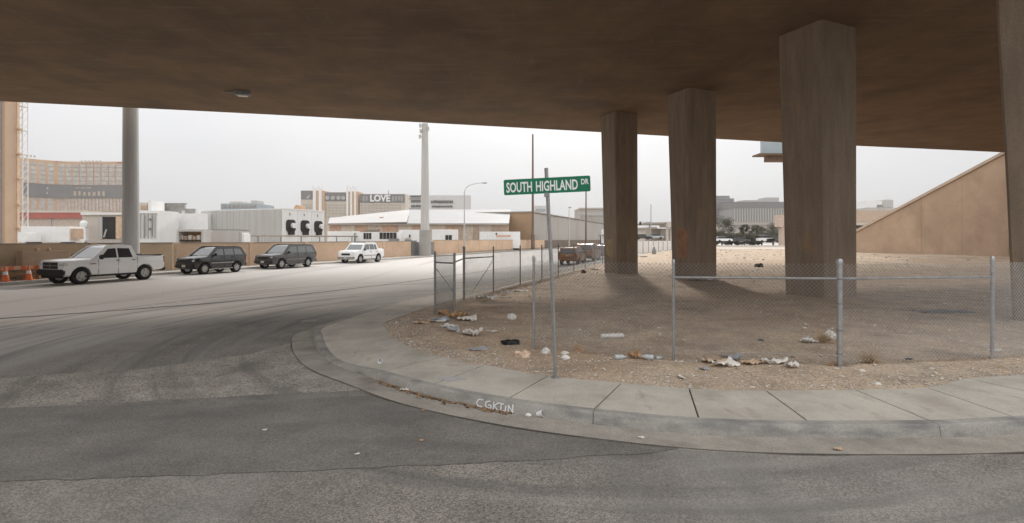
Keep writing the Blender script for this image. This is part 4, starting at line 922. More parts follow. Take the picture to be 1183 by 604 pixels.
# open skip and grey box truck
v = bthing('storage_shed', 'open fronted brown shelf shed above the wall behind the black SUV', 'shed', 219, 58)
bx(v, 'back', 205, 234, 267, 0, 59.4, .2, card, z0=-.05); bx(v, 'roof', 204, 234.6, 265, 267.4, 58, 1.7, greym); bx(v, 'side', 204, 206.3, 267.5, 0, 58, 1.5, greym, z0=-.05); bx(v, 'side', 232.5, 234.6, 267.5, 0, 58, 1.5, greym, z0=-.05); bx(v, 'shelf', 206.4, 232.4, 277, 278.4, 58.2, 1.2, dark)
for k in range(5): bx(v, 'stored_box', 208 + k * 4.8, 211.6 + k * 4.8, 271.5 + (k % 2), 276.9, 58.5, .5, M('hatch_tan', (.5,) * 3) if k % 2 else paper)
v = bthing('box_truck_body', 'pale grey box body with rounded nose behind the wall', 'trailer', 256, 62)
bx(v, 'box_body', 235, 277, 266, 0, 62, 2.5, greym, .15, z0=.6); bx(v, 'nose', 277.2, 281, 268.5, 0, 62.3, 1.9, whitem, .18, z0=.6); bx(v, 'roof_rail', 235, 277, 265, 266, 62.2, 2.2, galvd)
for x in (240, 268): bx(v, 'wheel_set', x, x + 8, 281, 0, 62.3, 1.8, dark, z0=-.05)
# chiller modules
for k in range(3):
    t0 = 63.1 + 3.13 * k; n0 = -60.5
    lab = ('nearest white chiller module with a long grey side wall', 'middle white chiller module of the three', 'farthest right white chiller module of the three')[k]
    v = thing('chiller_module', lab, 'chiller', NT(n0, t0, -.05), 0, 'row of white chiller modules')
    MB().prism([NT(n0, t0 + .02, -.05), NT(n0, t0 + 3.1, -.05), NT(n0 - 17.5, t0 + 3.1, -.05), NT(n0 - 17.5, t0 + .02, -.05)], (0, 0, 7.1)).build('body', whitem, v)
    if k == 0:
        for j in range(14): MB().box(NT(n0 - .8 - j * 1.22, t0 - .01, 4.4), (.06, 1.1, 5.0), ROAD_RZ).build('side_panel', greym, v, bevel=.01)
    MB().box(NT(n0 + .03, t0 + 1.56, 7.0), (3.06, .12, .16), ROAD_RZ).build('top_rail', white, v)
    c = NT(n0 + .02, t0 + 1.6, 4.35)
    Mx = Matrix.Translation(c) @ Matrix.Rotation(ROAD_RZ, 4, 'Z') @ Matrix.Rotation(R(90), 4, 'X')
    MB().prism([Mx @ q for q in rrect(2.0, 1.95, .55)], Mx.to_3x3() @ Vector((0, 0, .08))).build('fan_opening', dark, v)
    MB().lathe([(.42, .12), (.42, .5), (.1, .55), (.01, .5)], 16, Matrix.Translation(NT(n0, t0 + (2.05 if k else 1.9), 4.4)) @ Matrix.Rotation(ROAD_RZ, 4, 'Z') @ Matrix.Rotation(R(90), 4, 'X')).build('motor', whitem, v, smooth=40)
    MB().box(NT(n0 + .25, t0 + 1.5, 3.2), (1.0, .5, .5), ROAD_RZ).build('valve_box', dark, v, bevel=.04)
    MB().box(NT(n0 + .05, t0 + 1.4, 6.2), (.14, .06, .4), ROAD_RZ).build('tag_plate', galvd, v)
v = thing('pipe_rack', 'thin railing and pipe rack in front of the chiller modules', 'rack', NT(-56, 66, -.05))
MB().tube([NT(-56, 50, 2.75), NT(-56, 86, 2.75)], .13, 6).build('pipe', capm, v)
for k in range(10): MB().tube([NT(-56, 50 + k * 4, -.05), NT(-56, 50 + k * 4, 2.8)], .09, 6).build('stanchion', galvd, v)
# far teal building
v = bthing('teal_building', 'distant pale teal building seen above the chiller modules', 'building', 276, 420)
bx(v, 'tower', 255, 297, 235, 0, 420, 30, M('teal_glass', (.30, .36, .39), .5, .12, .1), z0=-.05); bx(v, 'plant_room', 265, 280, 232.8, 235, 425, 20, pale); bx(v, 'plant_room', 290, 296.5, 231.5, 235, 421, 12, greym)
for k in range(8): bx(v, 'window_band', 256 + k * 5, 260 + k * 5, 237, 239.5, 419.6, .6, winm, off=.2)
# hotel with show banners
v = bthing('show_hotel', 'large cream hotel with dark show banners along its top', 'hotel', 410, 600)
for x0, x1, yt, yb_ in ((347.5, 361.5, 220, 230.2), (373.5, 400, 222, 232.3), (415.5, 467.5, 224, 234)):
    bx(v, 'wing', x0, x1 + 1, yt, 0, 600, 25, cream, z0=-.05); bx(v, 'banner', x0 + .2, x1, yt + .2, yb_, 599.5, .6, banner)
    nw = int((x1 - x0) / 4.4)
    for i in range(nw):
        for j in range(5): bx(v, 'window', x0 + 1 + i * 4.4, x0 + 4 + i * 4.4, 236 + j * 3.3, 237.6 + j * 3.3, 599.6, .5, M('hotel_window', (.44, .39, .33), .6, .15, .3), off=.15)
for x0, n_ in ((362, 2), (400.6, 3)):
    for k in range(n_ * 2):
        wd = 13.5 / (n_ * 2); bx(v, 'pilaster', x0 - .6 + k * wd, x0 - .6 + (k + 1) * wd - .1, 218.5 + (k % 2) * 1.5 + (1 if x0 > 390 else 0), 0, 597 + (k % 2), 22, (white if k % 2 == 0 else tanw), z0=-.05)
for k in range(4):
    for x0 in (361.5, 401): bx(v, 'finial', x0 + k * 3.3, x0 + k * 3.3 + .5, 214.5 + (k % 2) * 1.5, 219, 597.3, .5, greym)
me = text_mesh('LOVE', 10.5, .92, .3, .35); me.transform(Matrix.Translation(AT(439, 232.4, 598.6)) @ Matrix.Rotation(R(90), 4, 'X')); me.transform(Matrix.Translation(-ORIG[v.name])); me.materials.append(white); link('lettering', me, v)
for x in (419, 422.5, 453, 456.5, 460, 463): bx(v, 'banner_figure', x, x + 2.0, 226.5, 231.5 + (x % 2), 599, .4, M('banner_figure', (.34, .33, .32)))
for x in (378, 384.5, 391, 396.5): 
    MB().lathe([(2.3, -.3), (2.3, .3)], 10, Matrix.Translation(AT(x, 228.5, 598.9)) @ Matrix.Rotation(R(90), 4, 'X')).build('banner_figure', M('banner_pale', (.42, .41, .40)), v)
MB().prism([AT(353, 229, 598.9), AT(357, 229, 598.9), AT(358, 224.5, 598.9), AT(355, 227, 598.9)], (0, .3, 0)).build('banner_figure', M('banner_pale', (.4,) * 3), v)
bx(v, 'mast', 448.5, 449.2, 220, 224.2, 602, .6, galvd)
# red roof peak peeking over the chillers
v = bthing('small_gable_roof', 'small brown gable peak showing above the chiller modules', 'roof', 343, 300)
MB().prism([AT(338, 242, 300), AT(347, 242, 300), AT(346.5, 237.5, 300), AT(342, 236.3, 300)], (0, 8, 0)).build('gable', tanw, v); bx(v, 'wall', 338.2, 346.8, 242, 0, 300.5, 7, cream, z0=-.05)
# white roofed warehouse
v = bthing('white_roof_warehouse', 'long low warehouse with white sloping roof and tan wall panels', 'warehouse', 480, 105)
YE, YR = 105, 128
e0, e1 = AT(379, 257.5, YE), AT(588, 259.5, YE); e0.z = e1.z = (e0.z + e1.z) / 2
r0, r1 = AT(474, 242.5, YR), AT(590, 242.5, YR); 
hp = AT(381, 252.0, YR)
def solid(pts, off, nm, mat): return MB().prism(pts, off).build(nm, mat, v)
solid([e0, AT(470, 256.8, YE), r0, hp], (0, 0, .12), 'roof', M('roof_grey', (.50, .48, .46), .7, .06, .1))
pe = AT(470.2, 256.8, YE); pe.z = e0.z
solid([pe, e1, r1, r0 + Vector((.05, 0, 0))], (0, 0, .12), 'roof', M('roof_white', (.40, .40, .395), .7, .05, .2))
MB().box(((e0.x + e1.x) / 2, YE - .15, e0.z - .12), (e1.x - e0.x, .35, .3)).build('gutter', capm, v)
pcol = [M('panel_salmon', (.47, .31, .22)), M('panel_cream', (.52, .44, .36)), M('panel_tan', (.43, .32, .24))]
seq = [(380, 393, 0), (393, 410, 1), (410, 424, 0), (424, 441, 1), (441, 459, 0), (459, 477, 1), (477, 489, 0), (489, 515, 1), (515, 525, 0), (525, 534, 2), (534, 547, 1), (547, 553, 2), (553, 568, 1), (568, 588, 2)]
for x0, x1, c in seq:
    X0, X1 = (x0 - CX) / FOC * YE, (x1 - CX) / FOC * YE
    MB().box(((X0 + X1) / 2, YE + .3, e0.z / 2 - .15), (X1 - X0 - .05, .3, e0.z - .25)).build('wall_panel', pcol[c], v)
bx(v, 'back_wall', 385, 588, 250, 0, 127, .5, pale, z0=-.05)
bx(v, 'door_canopy', 422, 437, 264.5, 266, 104.4, 1, capm); bx(v, 'roof_vent', 438.5, 442.5, 250.5, 253, 112, .8, M('hatch_tan', (.4,) * 3))
for (x0, x1, yt, lab, wins) in ((378, 411, 267, 'white box trailer parked beside the chiller modules', []), (411, 461, 268, 'white site office cabin with two dark windows', [(420, 429, 269, 276), (438.5, 458, 268.5, 276)]), (461, 485, 265.5, 'white cabin just left of the pale monopole', [(472.5, 474.3, 271, 277)]), (499, 527.5, 265, 'white cabin with a small grey window right of the monopole', [(514.5, 522, 271.5, 277)]), (554, 601, 267.5, 'long white trailer with faint stripe before the tan building', [(572.5, 574.3, 269, 271)])):
    v = bthing('site_cabin' if wins else 'box_trailer', lab, 'cabin', (x0 + x1) / 2, 88); Yc = {378: 92, 411: 90, 461: 93, 499: 88, 554: 101}[x0]; v.location.y = Yc; v.location.x = ((x0 + x1) / 2 - CX) / FOC * Yc; ORIG[v.name] = Vector(v.location)
    bx(v, 'body', x0, x1, yt, 0, Yc, 2.6, white, .05, z0=.5); bx(v, 'skirt', x0 + 1, x1 - 1, 276, 0, Yc + .3, 2.0, dark, z0=-.05)
    for a, b, c, d in wins:
        f = bx(v, 'window', a, b, c, d, Yc - .02, .1, M('cabin_glass', (.04, .038, .036), .2, .2, 1), off=.04)
        for q in range(1, max(1, int((b - a) / 4)) + 1): bx(v, 'mullion', a + q * (b - a) / (int((b - a) / 4) + 1) - .2, a + q * (b - a) / (int((b - a) / 4) + 1) + .2, c, d, Yc - .08, .06, greym, off=.04)
    if x0 == 554: bx(v, 'stripe', 573, 590, 271.3, 273.6, Yc - .02, .08, M('stripe_peach', (.66, .45, .34)), off=.03)
    if x0 == 411: bx(v, 'porch', 449, 461, 275.5, 280, Yc - .5, .3, galvd); bx(v, 'sign_post', 409, 410.6, 269, 279, Yc - .6, .2, galvd)
v = bthing('pallet_stack', 'grey stack of equipment beside the monopole above the wall', 'equipment', 474, 72)
for k, (x0, x1, y0) in enumerate(((467.5, 474, 276.5), (473, 480.5, 277.8), (468.5, 473, 274.5))): bx(v, 'crate', x0, x1, y0, 0, 72 + k * .9, .8, galvd if k != 2 else pale, z0=-.05)
# rooftop message board
v = bthing('message_board', 'pale rooftop board with two lines of dark letters', 'billboard', 505, 240)
bx(v, 'panel', 472, 544, 225.5, 242, 240, 1.2, M('board_pale2', (.62, .61, .60), .8, .04, .2)); 
for x in (474, 500, 541): bx(v, 'support', x, x + 1, 226, 0, 241.5, .5, galvd, z0=-.05)
rnd = random.Random(9)
for x0, x1, y, h_ in ((474, 486, 226.6, 2.6), (475, 486.5, 232.3, 3.4), (475, 486.5, 238, 3.2), (498, 523, 233, 3.6), (499, 523, 238.4, 2.4)):
    x = x0
    while x < x1:
        wd = rnd.uniform(.9, 1.5); bx(v, 'letter', x, x + wd, y - h_ / 2 * rnd.uniform(.7, 1), y + h_ / 2 * rnd.uniform(.7, 1), 239.7, .3, M('board_letter', (.14, .13, .125)), off=.1); x += wd + .55
for y0 in (229.3, 241): bx(v, 'rule', 472.5, 487, y0, y0 + .5, 239.7, .2, M('board_letter', (.3,) * 3), off=.1)
# tan and grey warehouse along the avenue
v = thing('grey_warehouse', 'long grey panelled warehouse with tan end wall beyond the utility pole', 'warehouse', NT(-36.2, 130, -.05))
def slabnt(nm, n0, n1, t0, t1, z0, z1, mat): return MB().prism([NT(n0, t0, z0), NT(n0, t1, z0), NT(n1, t1, z0), NT(n1, t0, z0)], (0, 0, z1 - z0)).build(nm, mat, v)
tc_, Yc = NTpx(615, -36); te_, Ye = NTpx(697, -36)
slabnt('core', -36.4, -60, tc_ + .3, te_ + 20, -.05, 8.2, M('ware_core', (.40, .37, .335)))
npan = 8; dt = (te_ - tc_) / npan
for k in range(npan): slabnt('wall_panel', -36, -36.35, tc_ + k * dt + .06, tc_ + (k + 1) * dt - .06, 2.0, 8.2, M('ware_grey', (.40, .37, .335), .85, .07, .1)); slabnt('plinth', -35.95, -36.35, tc_ + k * dt + .01, tc_ + (k + 1) * dt - .01, -.05, 1.96, M('ware_plinth', (.19, .145, .11), .9, .1, .5))
slabnt('end_wall', -36.1, -50, tc_ - .2, tc_ + .25, -.05, 8.3, M('ware_tan', (.46, .30, .185), .9, .1, .1)); slabnt('roof_edge', -35.8, -60, tc_ - .4, te_ + 20.2, 8.32, 8.6, capm)
v = bthing('roof_sign', 'small pale panel sign above the tan warehouse roof', 'sign', 626, 140)
bx(v, 'panel', 617, 633, 237.5, 246, 140, .5, M('board_pale2', (.6,) * 3)); bx(v, 'mark', 619, 630, 241, 243.4, 139.9, .2, M('banner_blue', (.4,) * 3), off=.06)
for x in (618, 631): bx(v, 'support', x, x + .8, 246, 0, 140.4, .3, galvd, z0=-.05)
v = bthing('grey_block', 'plain grey block building rising behind the long warehouse', 'building', 690, 230)
bx(v, 'wall', 670, 712, 241, 0, 230, 20, M('block_grey', (.42, .39, .355)), z0=-.05); bx(v, 'band', 670, 712, 245, 249, 229.8, .5, M('block_band', (.46, .44, .41)), off=.1); bx(v, 'parapet', 669.7, 712.3, 239.8, 241, 229.6, 20.6, pale)
v = bthing('kiosk', 'small white kiosk with dark posts at the end of the avenue', 'kiosk', 697, 140)
bx(v, 'body', 696, 702, 265, 281, 140, 2, white); bx(v, 'roof', 693, 703, 271, 272.5, 138, 2, galvd)
for x in (693.4, 702): bx(v, 'post', x, x + .8, 272.5, 0, 138.2, .3, dark, z0=-.05)

# ------------------------------------------------------------------ background seen between the columns
v = thing('panel_fence', 'white panel fence seen between the two left columns', 'fence', (20, 88, .1))
a, b = P(736, 293.2, .12), P(800, 288.3, .12)
npn = 13
for k in range(npn):
    p, q = a.lerp(b, k / npn), a.lerp(b, (k + 1) / npn); d = (q - p) * .04
    MB().prism([p + d, q - d, q - d + Vector((0, 0, 1.85)), p + d + Vector((0, 0, 1.85))], (0, .1, 0)).build('panel', white, v)
    MB().box(p + Vector((0, .02, .95)), (.16, .2, 2.0)).build('post', greym, v)
p = P(755.5, 294, .15)
o = MB().lathe([(.32, 0), (.28, .3), (.3, .5), (.16, .9), (.12, 1.1), (.02, 1.15)], 10, Matrix.Translation(p)).build('covered_hydrant', galvd, smooth=40); rebase(o, p); tag(o, 'grey wrapped hydrant shape in front of the white panel fence', 'hydrant')
for k, (x, y, lab) in enumerate(((743, 297, 'pale rubble heap left of the wrapped hydrant'), (762, 293.5, 'white bag of rubbish right of the wrapped hydrant'), (770, 292, 'small pale rubbish pile at the foot of the white panel fence'))):
    p = P(x, y, .15); mb = MB()
    for q in range(5):
        c = p + Vector((random.uniform(-.5, .5), random.uniform(-.2, .2), .12)); mb.add([c + Vector(u) * random.uniform(.15, .35) for u in OCT], OF)
    o = mb.build('rubble_pile', paper); rebase(o, p); tag(o, lab, 'rubble')
v = bthing('flat_roof_canopy', 'low flat roofed station canopy between the two left columns', 'building', 765, 170)
bx(v, 'canopy', 748, 785, 256.8, 259, 170, 14, M('canopy_brown', (.30, .26, .22))); bx(v, 'parapet', 772, 790, 256, 262, 168, 10, pale); bx(v, 'wall', 752, 790, 264, 0, 182, 8, M('canopy_wall', (.36, .30, .25)), z0=-.05)
for x in (770, 774.5, 778): bx(v, 'column', x, x + 2.4, 259, 0, 169.5, .7, pale, z0=-.05)
bx(v, 'window', 763, 769, 265, 274, 181.5, .4, stonew, off=.2); bx(v, 'column', 750, 751, 259, 0, 171, .4, capm, z0=-.05)
v = bthing('low_tan_building', 'low tan roofline left of the station canopy', 'building', 742, 240)
bx(v, 'wall', 728, 760, 265, 0, 240, 15, pale, z0=-.05)
MB().prism([AT(726, 265.5, 239), AT(762, 265.5, 239), AT(758, 262, 239), AT(733, 263.5, 239)], (0, 18, 0)).build('roof', M('canopy_brown', (.3,) * 3), v)
v = bthing('signal_pole', 'thin traffic signal pole between the two left columns', 'signal', 752, 150)
bx(v, 'pole', 751.7, 752.5, 236, 0, 150, .2, galv, z0=-.05); bx(v, 'pole_arm', 739.5, 751.6, 256.2, 256.7, 150, .15, galv); bx(v, 'signal_head', 738.8, 740.8, 256, 260, 149.8, .4, blackp)

def far_car(x, y, L, H, mat, lab, Y=None):
    Yc = Y or 140; p = Vector(((x - CX) / FOC * Yc, Yc, 0)); zb = ZT(y, Yc); p.z = zb
    c = thing('parked_car', lab, 'car', p, 0, 'cars parked beyond the lot'); w_ = 1.8
    MB().prism([p + Vector((a * L, -w_ / 2, b * H)) for a, b in ((-.5, .2), (.5, .2), (.5, .5), (.42, .6), (.25, .62), (-.3, .62), (-.5, .58))], (0, w_, 0)).build('body', mat, c, bevel=.05)
    MB().prism([p + Vector((a * L, -w_ / 2 + .1, b * H)) for a, b in ((-.42, .63), (.26, .63), (.1, 1), (-.36, 1))], (0, w_ - .2, 0)).build('cabin', glass, c, bevel=.05)
    MB().prism([p + Vector((a * L, -w_ / 2 + .08, b * H)) for a, b in ((-.36, 1.005), (.1, 1.005), (.1, 1.03), (-.36, 1.03))], (0, w_ - .16, 0)).build('roof', mat, c)
    for s_ in (-.3, .3):
        for q in (-w_ / 2 + .1, w_ / 2 - .1): MB().lathe([(.33, -.1), (.33, .1)], 12, Matrix.Translation(p + Vector((s_ * L, q, .33))) @ Matrix.Rotation(R(90), 4, 'X')).build('wheel', rubber, c)
far_car(856, 280.2, 4.6, 1.5, car_grey, 'small dark car parked left of the far trees')
far_car(884, 279.8, 4.2, 1.9, car_white, 'white van parked before the right hand far trees')
far_car(894, 280.2, 4.8, 1.9, car_grey, 'dark SUV parked right of the white van')
far_car(835.5, 279.5, 4.4, 1.5, car_white, 'white car partly behind the second column')
far_car(742.5, 276.6, 4.6, 1.5, car_black, 'dark car parked beyond the white panel fence', 150)
far_car(757, 276.0, 4.6, 1.5, M('paint_silver', (.45, .45, .45), .3, .05, 1, coat=.5), 'silver car parked below the station canopy', 152)
structure(sheet('parking_lot', [(20, 122), (130, 118), (150, 260), (30, 260)], .05, M('pale_road', (.5,) * 3)))
v = thing('low_barrier', 'low white concrete barrier along the far edge of the lot', 'barrier', (50, 118, 0))
for k in range(14):
    x = 20 + k * 4.0; MB().prism([Vector((x + .03, 113, .05)), Vector((x + 3.97, 113, .05)), Vector((x + 3.97, 113.15, .95)), Vector((x + .03, 113.15, .95))], (0, .45, 0)).build('segment', M('barrier_white', (.58, .56, .53)), v)
v = bthing('striped_hotel', 'wide grey hotel with dark crown and vertical fins', 'hotel', 878, 450)
bx(v, 'tower', 846.5, 925, 234, 0, 450, 30, M('hotel_grey', (.30, .29, .28)), z0=-.05); bx(v, 'crown', 846, 925.5, 233, 240.2, 449.5, 31, M('hotel_crown', (.20, .19, .185)))
for k in range(26): bx(v, 'fin', 848 + k * 3, 849.3 + k * 3, 240.5, 257, 449.3, .8, M('fin_pale', (.46, .43, .40)), off=.3)
bx(v, 'podium', 842, 925, 257, 0, 440, 40, M('podium', (.44, .39, .34)), z0=-.05); bx(v, 'podium_band', 842, 925, 259.5, 261.5, 439.6, .5, M('podium_dark', (.27, .24, .21)), off=.1); bx(v, 'plant_room', 860, 880, 231, 233, 455, 15, greym); bx(v, 'plant_room', 885, 900, 228, 233, 455, 15, greym)
v = bthing('dark_tower', 'darker grey tower block left of the finned hotel', 'building', 838, 480)
bx(v, 'tower', 815, 843, 226, 0, 480, 25, M('tower_dark', (.24, .235, .235)), z0=-.05); bx(v, 'step', 843, 848, 229, 0, 482, 22, M('tower_dark', (.3,) * 3), z0=-.05)
for k in range(7): bx(v, 'floor_band', 815, 843, 228.5 + k * 3.6, 229.3 + k * 3.6, 479.8, .5, M('tower_band', (.32, .31, .31)), off=.2)
v = bthing('stone_pylon', 'pale stone pylon with wide head beside the third column', 'pylon', 905.5, 135)
bx(v, 'shaft', 902.5, 909.5, 262, 0, 135, 1.4, M('pylon_stone', (.50, .40, .32)), z0=-.05); bx(v, 'head', 899.5, 913, 248, 262, 134.6, 2.2, M('pylon_head', (.54, .43, .35)), .08)
# unipole billboard behind the third column
v = bthing('billboard', 'raised billboard with pale blue face and brown walkway behind the third column', 'billboard', 933, 85)
bx(v, 'face', 880, 987, 140, 177, 85, .5, M('billboard_blue', (.40, .47, .50), .7, .06, .2)); bx(v, 'walkway', 877.5, 988.5, 176.8, 178.6, 83.6, 2.6, wood); bx(v, 'beam', 886, 980, 179, 186.5, 84.6, 1.0, M('rust_beam', (.19, .13, .09), .9, .2, 1))
MB().tube([AT(936, 270, 85.3) * 1, AT(936, 186, 85.3)], .5, 14).build('pole', steel, v); MB().tube([Vector((AT(936, 270, 85.3).x, 85.3, 0)), AT(936, 270, 85.3)], .5, 14).build('pole_foot', steel, v)
# tan building and white roof units above the wing wall
v = bthing('tan_office', 'low tan building behind the sloping wing wall', 'building', 1000, 170)
bx(v, 'wall', 975, 1060, 243, 0, 170, 20, M('office_tan', (.50, .38, .29)), z0=-.05); bx(v, 'window_band', 975, 1060, 260.5, 264, 169.7, .5, dark, off=.1); bx(v, 'fascia', 974, 1061, 257.5, 260, 169.2, 1, pale)
v = bthing('roof_plant', 'cluster of white plant units on the skyline above the wing wall', 'building', 1015, 260)
bx(v, 'base', 1000, 1036, 240, 0, 260, 15, M('plant_base', (.5, .47, .44)), z0=-.05); bx(v, 'unit', 1002, 1019, 232, 239.8, 260, 8, white); bx(v, 'unit', 1021, 1032, 231, 239.8, 262, 8, greym); bx(v, 'vent', 1014, 1019.5, 236.5, 239, 259.6, .6, galvd, off=.1); bx(v, 'duct', 1024, 1031, 229.5, 231, 263, 4, whitem)

# ------------------------------------------------------------------ trees
def tree(x, Y, ybase, ytop, wpx, lab, mat, seed):
    rnd = random.Random(seed); bx_, zb, zt = (x - CX) / FOC * Y, 0.0, ZT(ytop, Y); rad = wpx / 2 / FOC * Y
    v = thing('tree', lab, 'tree', (bx_, Y, zb), 0, 'trees beyond the lot')
    mb = MB(); mb.tube([(bx_, Y, zb - .1), (bx_ + .1, Y, zt * .3), (bx_, Y, zt * .55)], [.28, .2, .12], 8)
    cl = []
    for k in range(18):
        a = rnd.uniform(0, 6.28); rr = rad * math.sqrt(rnd.random()) * .85; c = Vector((bx_ + rr * math.cos(a), Y + rr * math.sin(a), zt * rnd.uniform(.24, .88)))
        cl.append((c, rad * rnd.uniform(.3, .55))); mb.tube([(bx_, Y, zt * rnd.uniform(.22, .4)), c], [.09, .03], 5)
    mb.build('trunk', bark, v, smooth=50)
    lf = MB()
    for c, r_ in cl:
        for k in range(260):
            d = Vector((rnd.gauss(0, 1), rnd.gauss(0, 1), rnd.gauss(0, 1))).normalized() * r_ * rnd.random() ** .45; d.z *= .8
            s_ = rnd.uniform(.09, .2); u = Vector((rnd.gauss(0, 1), rnd.gauss(0, 1), rnd.gauss(0, 1))).normalized(); w_ = u.orthogonal().normalized(); p = c + d
            if p.z < .35: continue
            lf.add([p - u * s_, p + w_ * s_ * .6, p + u * s_, p - w_ * s_ * .6], [(0, 1, 2, 3)])
    lf.build('crown', mat, v, fix=False)
tree(834, 150, 280, 249, 30, 'bushy brown green tree beside the second column', foil, 1)
tree(893, 152, 280, 254, 26, 'dense dark tree right of centre before the finned hotel', foil, 2)
tree(871, 160, 280, 258, 14, 'small dark tree in the middle of the far car park', foil2, 3)
tree(860, 170, 280, 257, 10, 'thin pale tree left of the small dark tree', foil2, 4)
for k, (x, wd, lab) in enumerate(((845, 16, 'low brown shrub left in the far car park'), (853, 12, 'small round shrub beside the dark parked car'), (866, 13, 'ragged brown shrub below the small dark tree'), (876, 12, 'low shrub left of the white van'), (828, 14, 'brown shrub at the edge of the second column'))): tree(x, 144 + k, 280, 267.5 + k % 2, wd, lab, foil2, 20 + k)
tree(915, 140, 280, 258, 20, 'dark tree half hidden by the third column', foil, 5)
tree(880, 166, 280, 260, 12, 'low rounded tree touching the dense dark tree', foil2, 6)

# ------------------------------------------------------------------ litter in the lot
def blob(name, x, y, size, mat, lab, cat, flat=.6, seed=1, rough_=.35, z=None, stretch=1.0, rot=0.0, group=None, base=.15):
    p = P(x, y, base); zz = zl(p.x, p.y) if z is None else z
    bm = bmesh.new(); bmesh.ops.create_icosphere(bm, subdivisions=3, radius=1); q = Matrix.Rotation(rot, 3, 'Z')
    for v in bm.verts:
        c = v.co.copy(); k = 1 + rough_ * noise.noise(c * 1.6 + Vector((seed * 7.1, 0, 0))) + rough_ * .6 * noise.noise(c * 4 + Vector((0, seed * 3.3, 0)))
        c *= k; c = Vector((c.x * stretch, c.y * .8, max(c.z, -.35) * flat)); v.co = q @ c * size
    lo = min(v.co.z for v in bm.verts)
    for v in bm.verts: v.co.z -= lo + .006
    me = bpy.data.meshes.new(name); bm.to_mesh(me); bm.free(); me.shade_smooth(); me.set_sharp_from_angle(angle=R(32)); me.materials.append(mat)
    o = link(name, me); o.location = (p.x, p.y, zz); return tag(o, lab, cat, group)
def flap(name, x, y, w_, l_, mat, lab, cat, rot=0.0, bend=.3, lift=.02, seed=0, base=.15, z=None):
    """a sheet of card, paper or plastic lying bent on the ground"""
    p = P(x, y, base); zz = zl(p.x, p.y) if z is None else z; n = 9; vs = []; q = Matrix.Rotation(rot, 3, 'Z')
    for i in range(n + 1):
        for j in range(n + 1):
            u, t = i / n - .5, j / n - .5; sv = Vector((seed * 5.3, seed * 1.7, 0))
            h = bend * w_ * (.45 * abs(u + t * .5) + .5 * abs(noise.noise(Vector((u * 2.6, t * 2.6, 0)) + sv)) + .28 * noise.noise(Vector((u * 7, t * 7, 2)) + sv))
            e_ = 1 + .35 * noise.noise(Vector((u * 2, t * 2, 5)) + sv)
            vs.append(q @ Vector((u * w_ * e_, t * l_ * e_, h + lift)))
    lo = min(v.z for v in vs)
    for v in vs: v.z -= lo - .001
    top_ = [v + Vector((0, 0, .006)) for v in vs]; m = (n + 1) ** 2; fs = []
    for i in range(n):
        for j in range(n):
            a = i * (n + 1) + j; fs += [(a, a + 1, a + n + 2, a + n + 1), (m + a, m + a + n + 1, m + a + n + 2, m + a + 1)]
    for i in range(n):
        a, b = i * (n + 1), (i + 1) * (n + 1); fs += [(a, b, m + b, m + a), (a + n, m + a + n, m + b + n, b + n), (i, m + i, m + i + 1, i + 1), (n * (n + 1) + i, n * (n + 1) + i + 1, m + n * (n + 1) + i + 1, m + n * (n + 1) + i)]
    o = MB().add(vs + top_, fs).build(name, mat, smooth=18); o.location = (p.x, p.y, zz); return tag(o, lab, cat)
def bottle(x, y, lab, mat, rot, L=.22, r=.035, base=.15, nm='bottle'):
    p = P(x, y, base); zz = zl(p.x, p.y); Mx = Matrix.Rotation(rot, 4, 'Z') @ Matrix.Translation((-L / 2, 0, r)) @ Matrix.Rotation(R(90), 4, 'Y')
    o = MB().lathe([(r * .85, 0), (r, .01), (r, L * .35), (r * .9, L * .4), (r, L * .45), (r, L * .62), (r * .35, L * .86), (r * .35, L)], 12, Mx).build(nm, mat, smooth=50); o.location = (p.x, p.y, zz); return tag(o, lab, 'bottle')
blob('black_rubbish', 589.5, 398.5, .15, bagb, 'crumpled black bag lying on the dirt left of the fence post', 'bag', .5, 3, .5, stretch=1.25)
blob('plastic_bag', 591, 369, .11, bagw, 'peaked white plastic bag standing in open dirt', 'bag', 1.0, 5, .6)
blob('plastic_bag', 630, 408.5, .085, bagw, 'white crumpled bag just left of the sign post', 'bag', .9, 7, .5)
blob('paper_wad', 652.5, 410, .075, paper, 'white paper wad right of the sign post, upper of two', 'paper', .5, 8, .4)
blob('paper_wad', 653.5, 415, .08, bagw, 'white paper wad right of the sign post, lower of two', 'paper', .7, 9, .4)
blob('food_wrapper', 604, 411.5, .14, M('wrapper_peach', (.62, .47, .35), .8, .3, 14), 'peach and white crumpled wrapper at the fence post foot', 'wrapper', .6, 10, .6)
blob('cardboard_wad', 669, 406.5, .09, card, 'torn brown cardboard lump right of the sign post', 'cardboard', .9, 12, .6)
flap('cardboard_sheet', 733, 415, .2, .26, card, 'torn piece of brown cardboard propped between two clear bottles', 'cardboard', .3, 1.3, seed=2)
bottle(717, 416, 'clear plastic bottle left of the upright cardboard', clear, .15, .21, .045); bottle(748, 417, 'clear plastic bottle right of the upright cardboard', clear, 2.7, .21, .047)
bottle(762, 416, 'small flattened clear bottle by the slim fence post', clear, .6, .16, .03)
p = P(707, 392, .15); o = MB().lathe([(.04, 0), (.05, .01), (.05, .5), (.035, .51)], 12, Matrix.Rotation(R(8), 4, 'Z') @ Matrix.Translation((-.25, 0, .048)) @ Matrix.Rotation(R(90), 4, 'Y')).build('white_tube', bagw, smooth=40); o.location = (p.x, p.y, zl(p.x, p.y)); tag(o, 'white tube lying on the dirt beyond the fence mesh', 'tube')
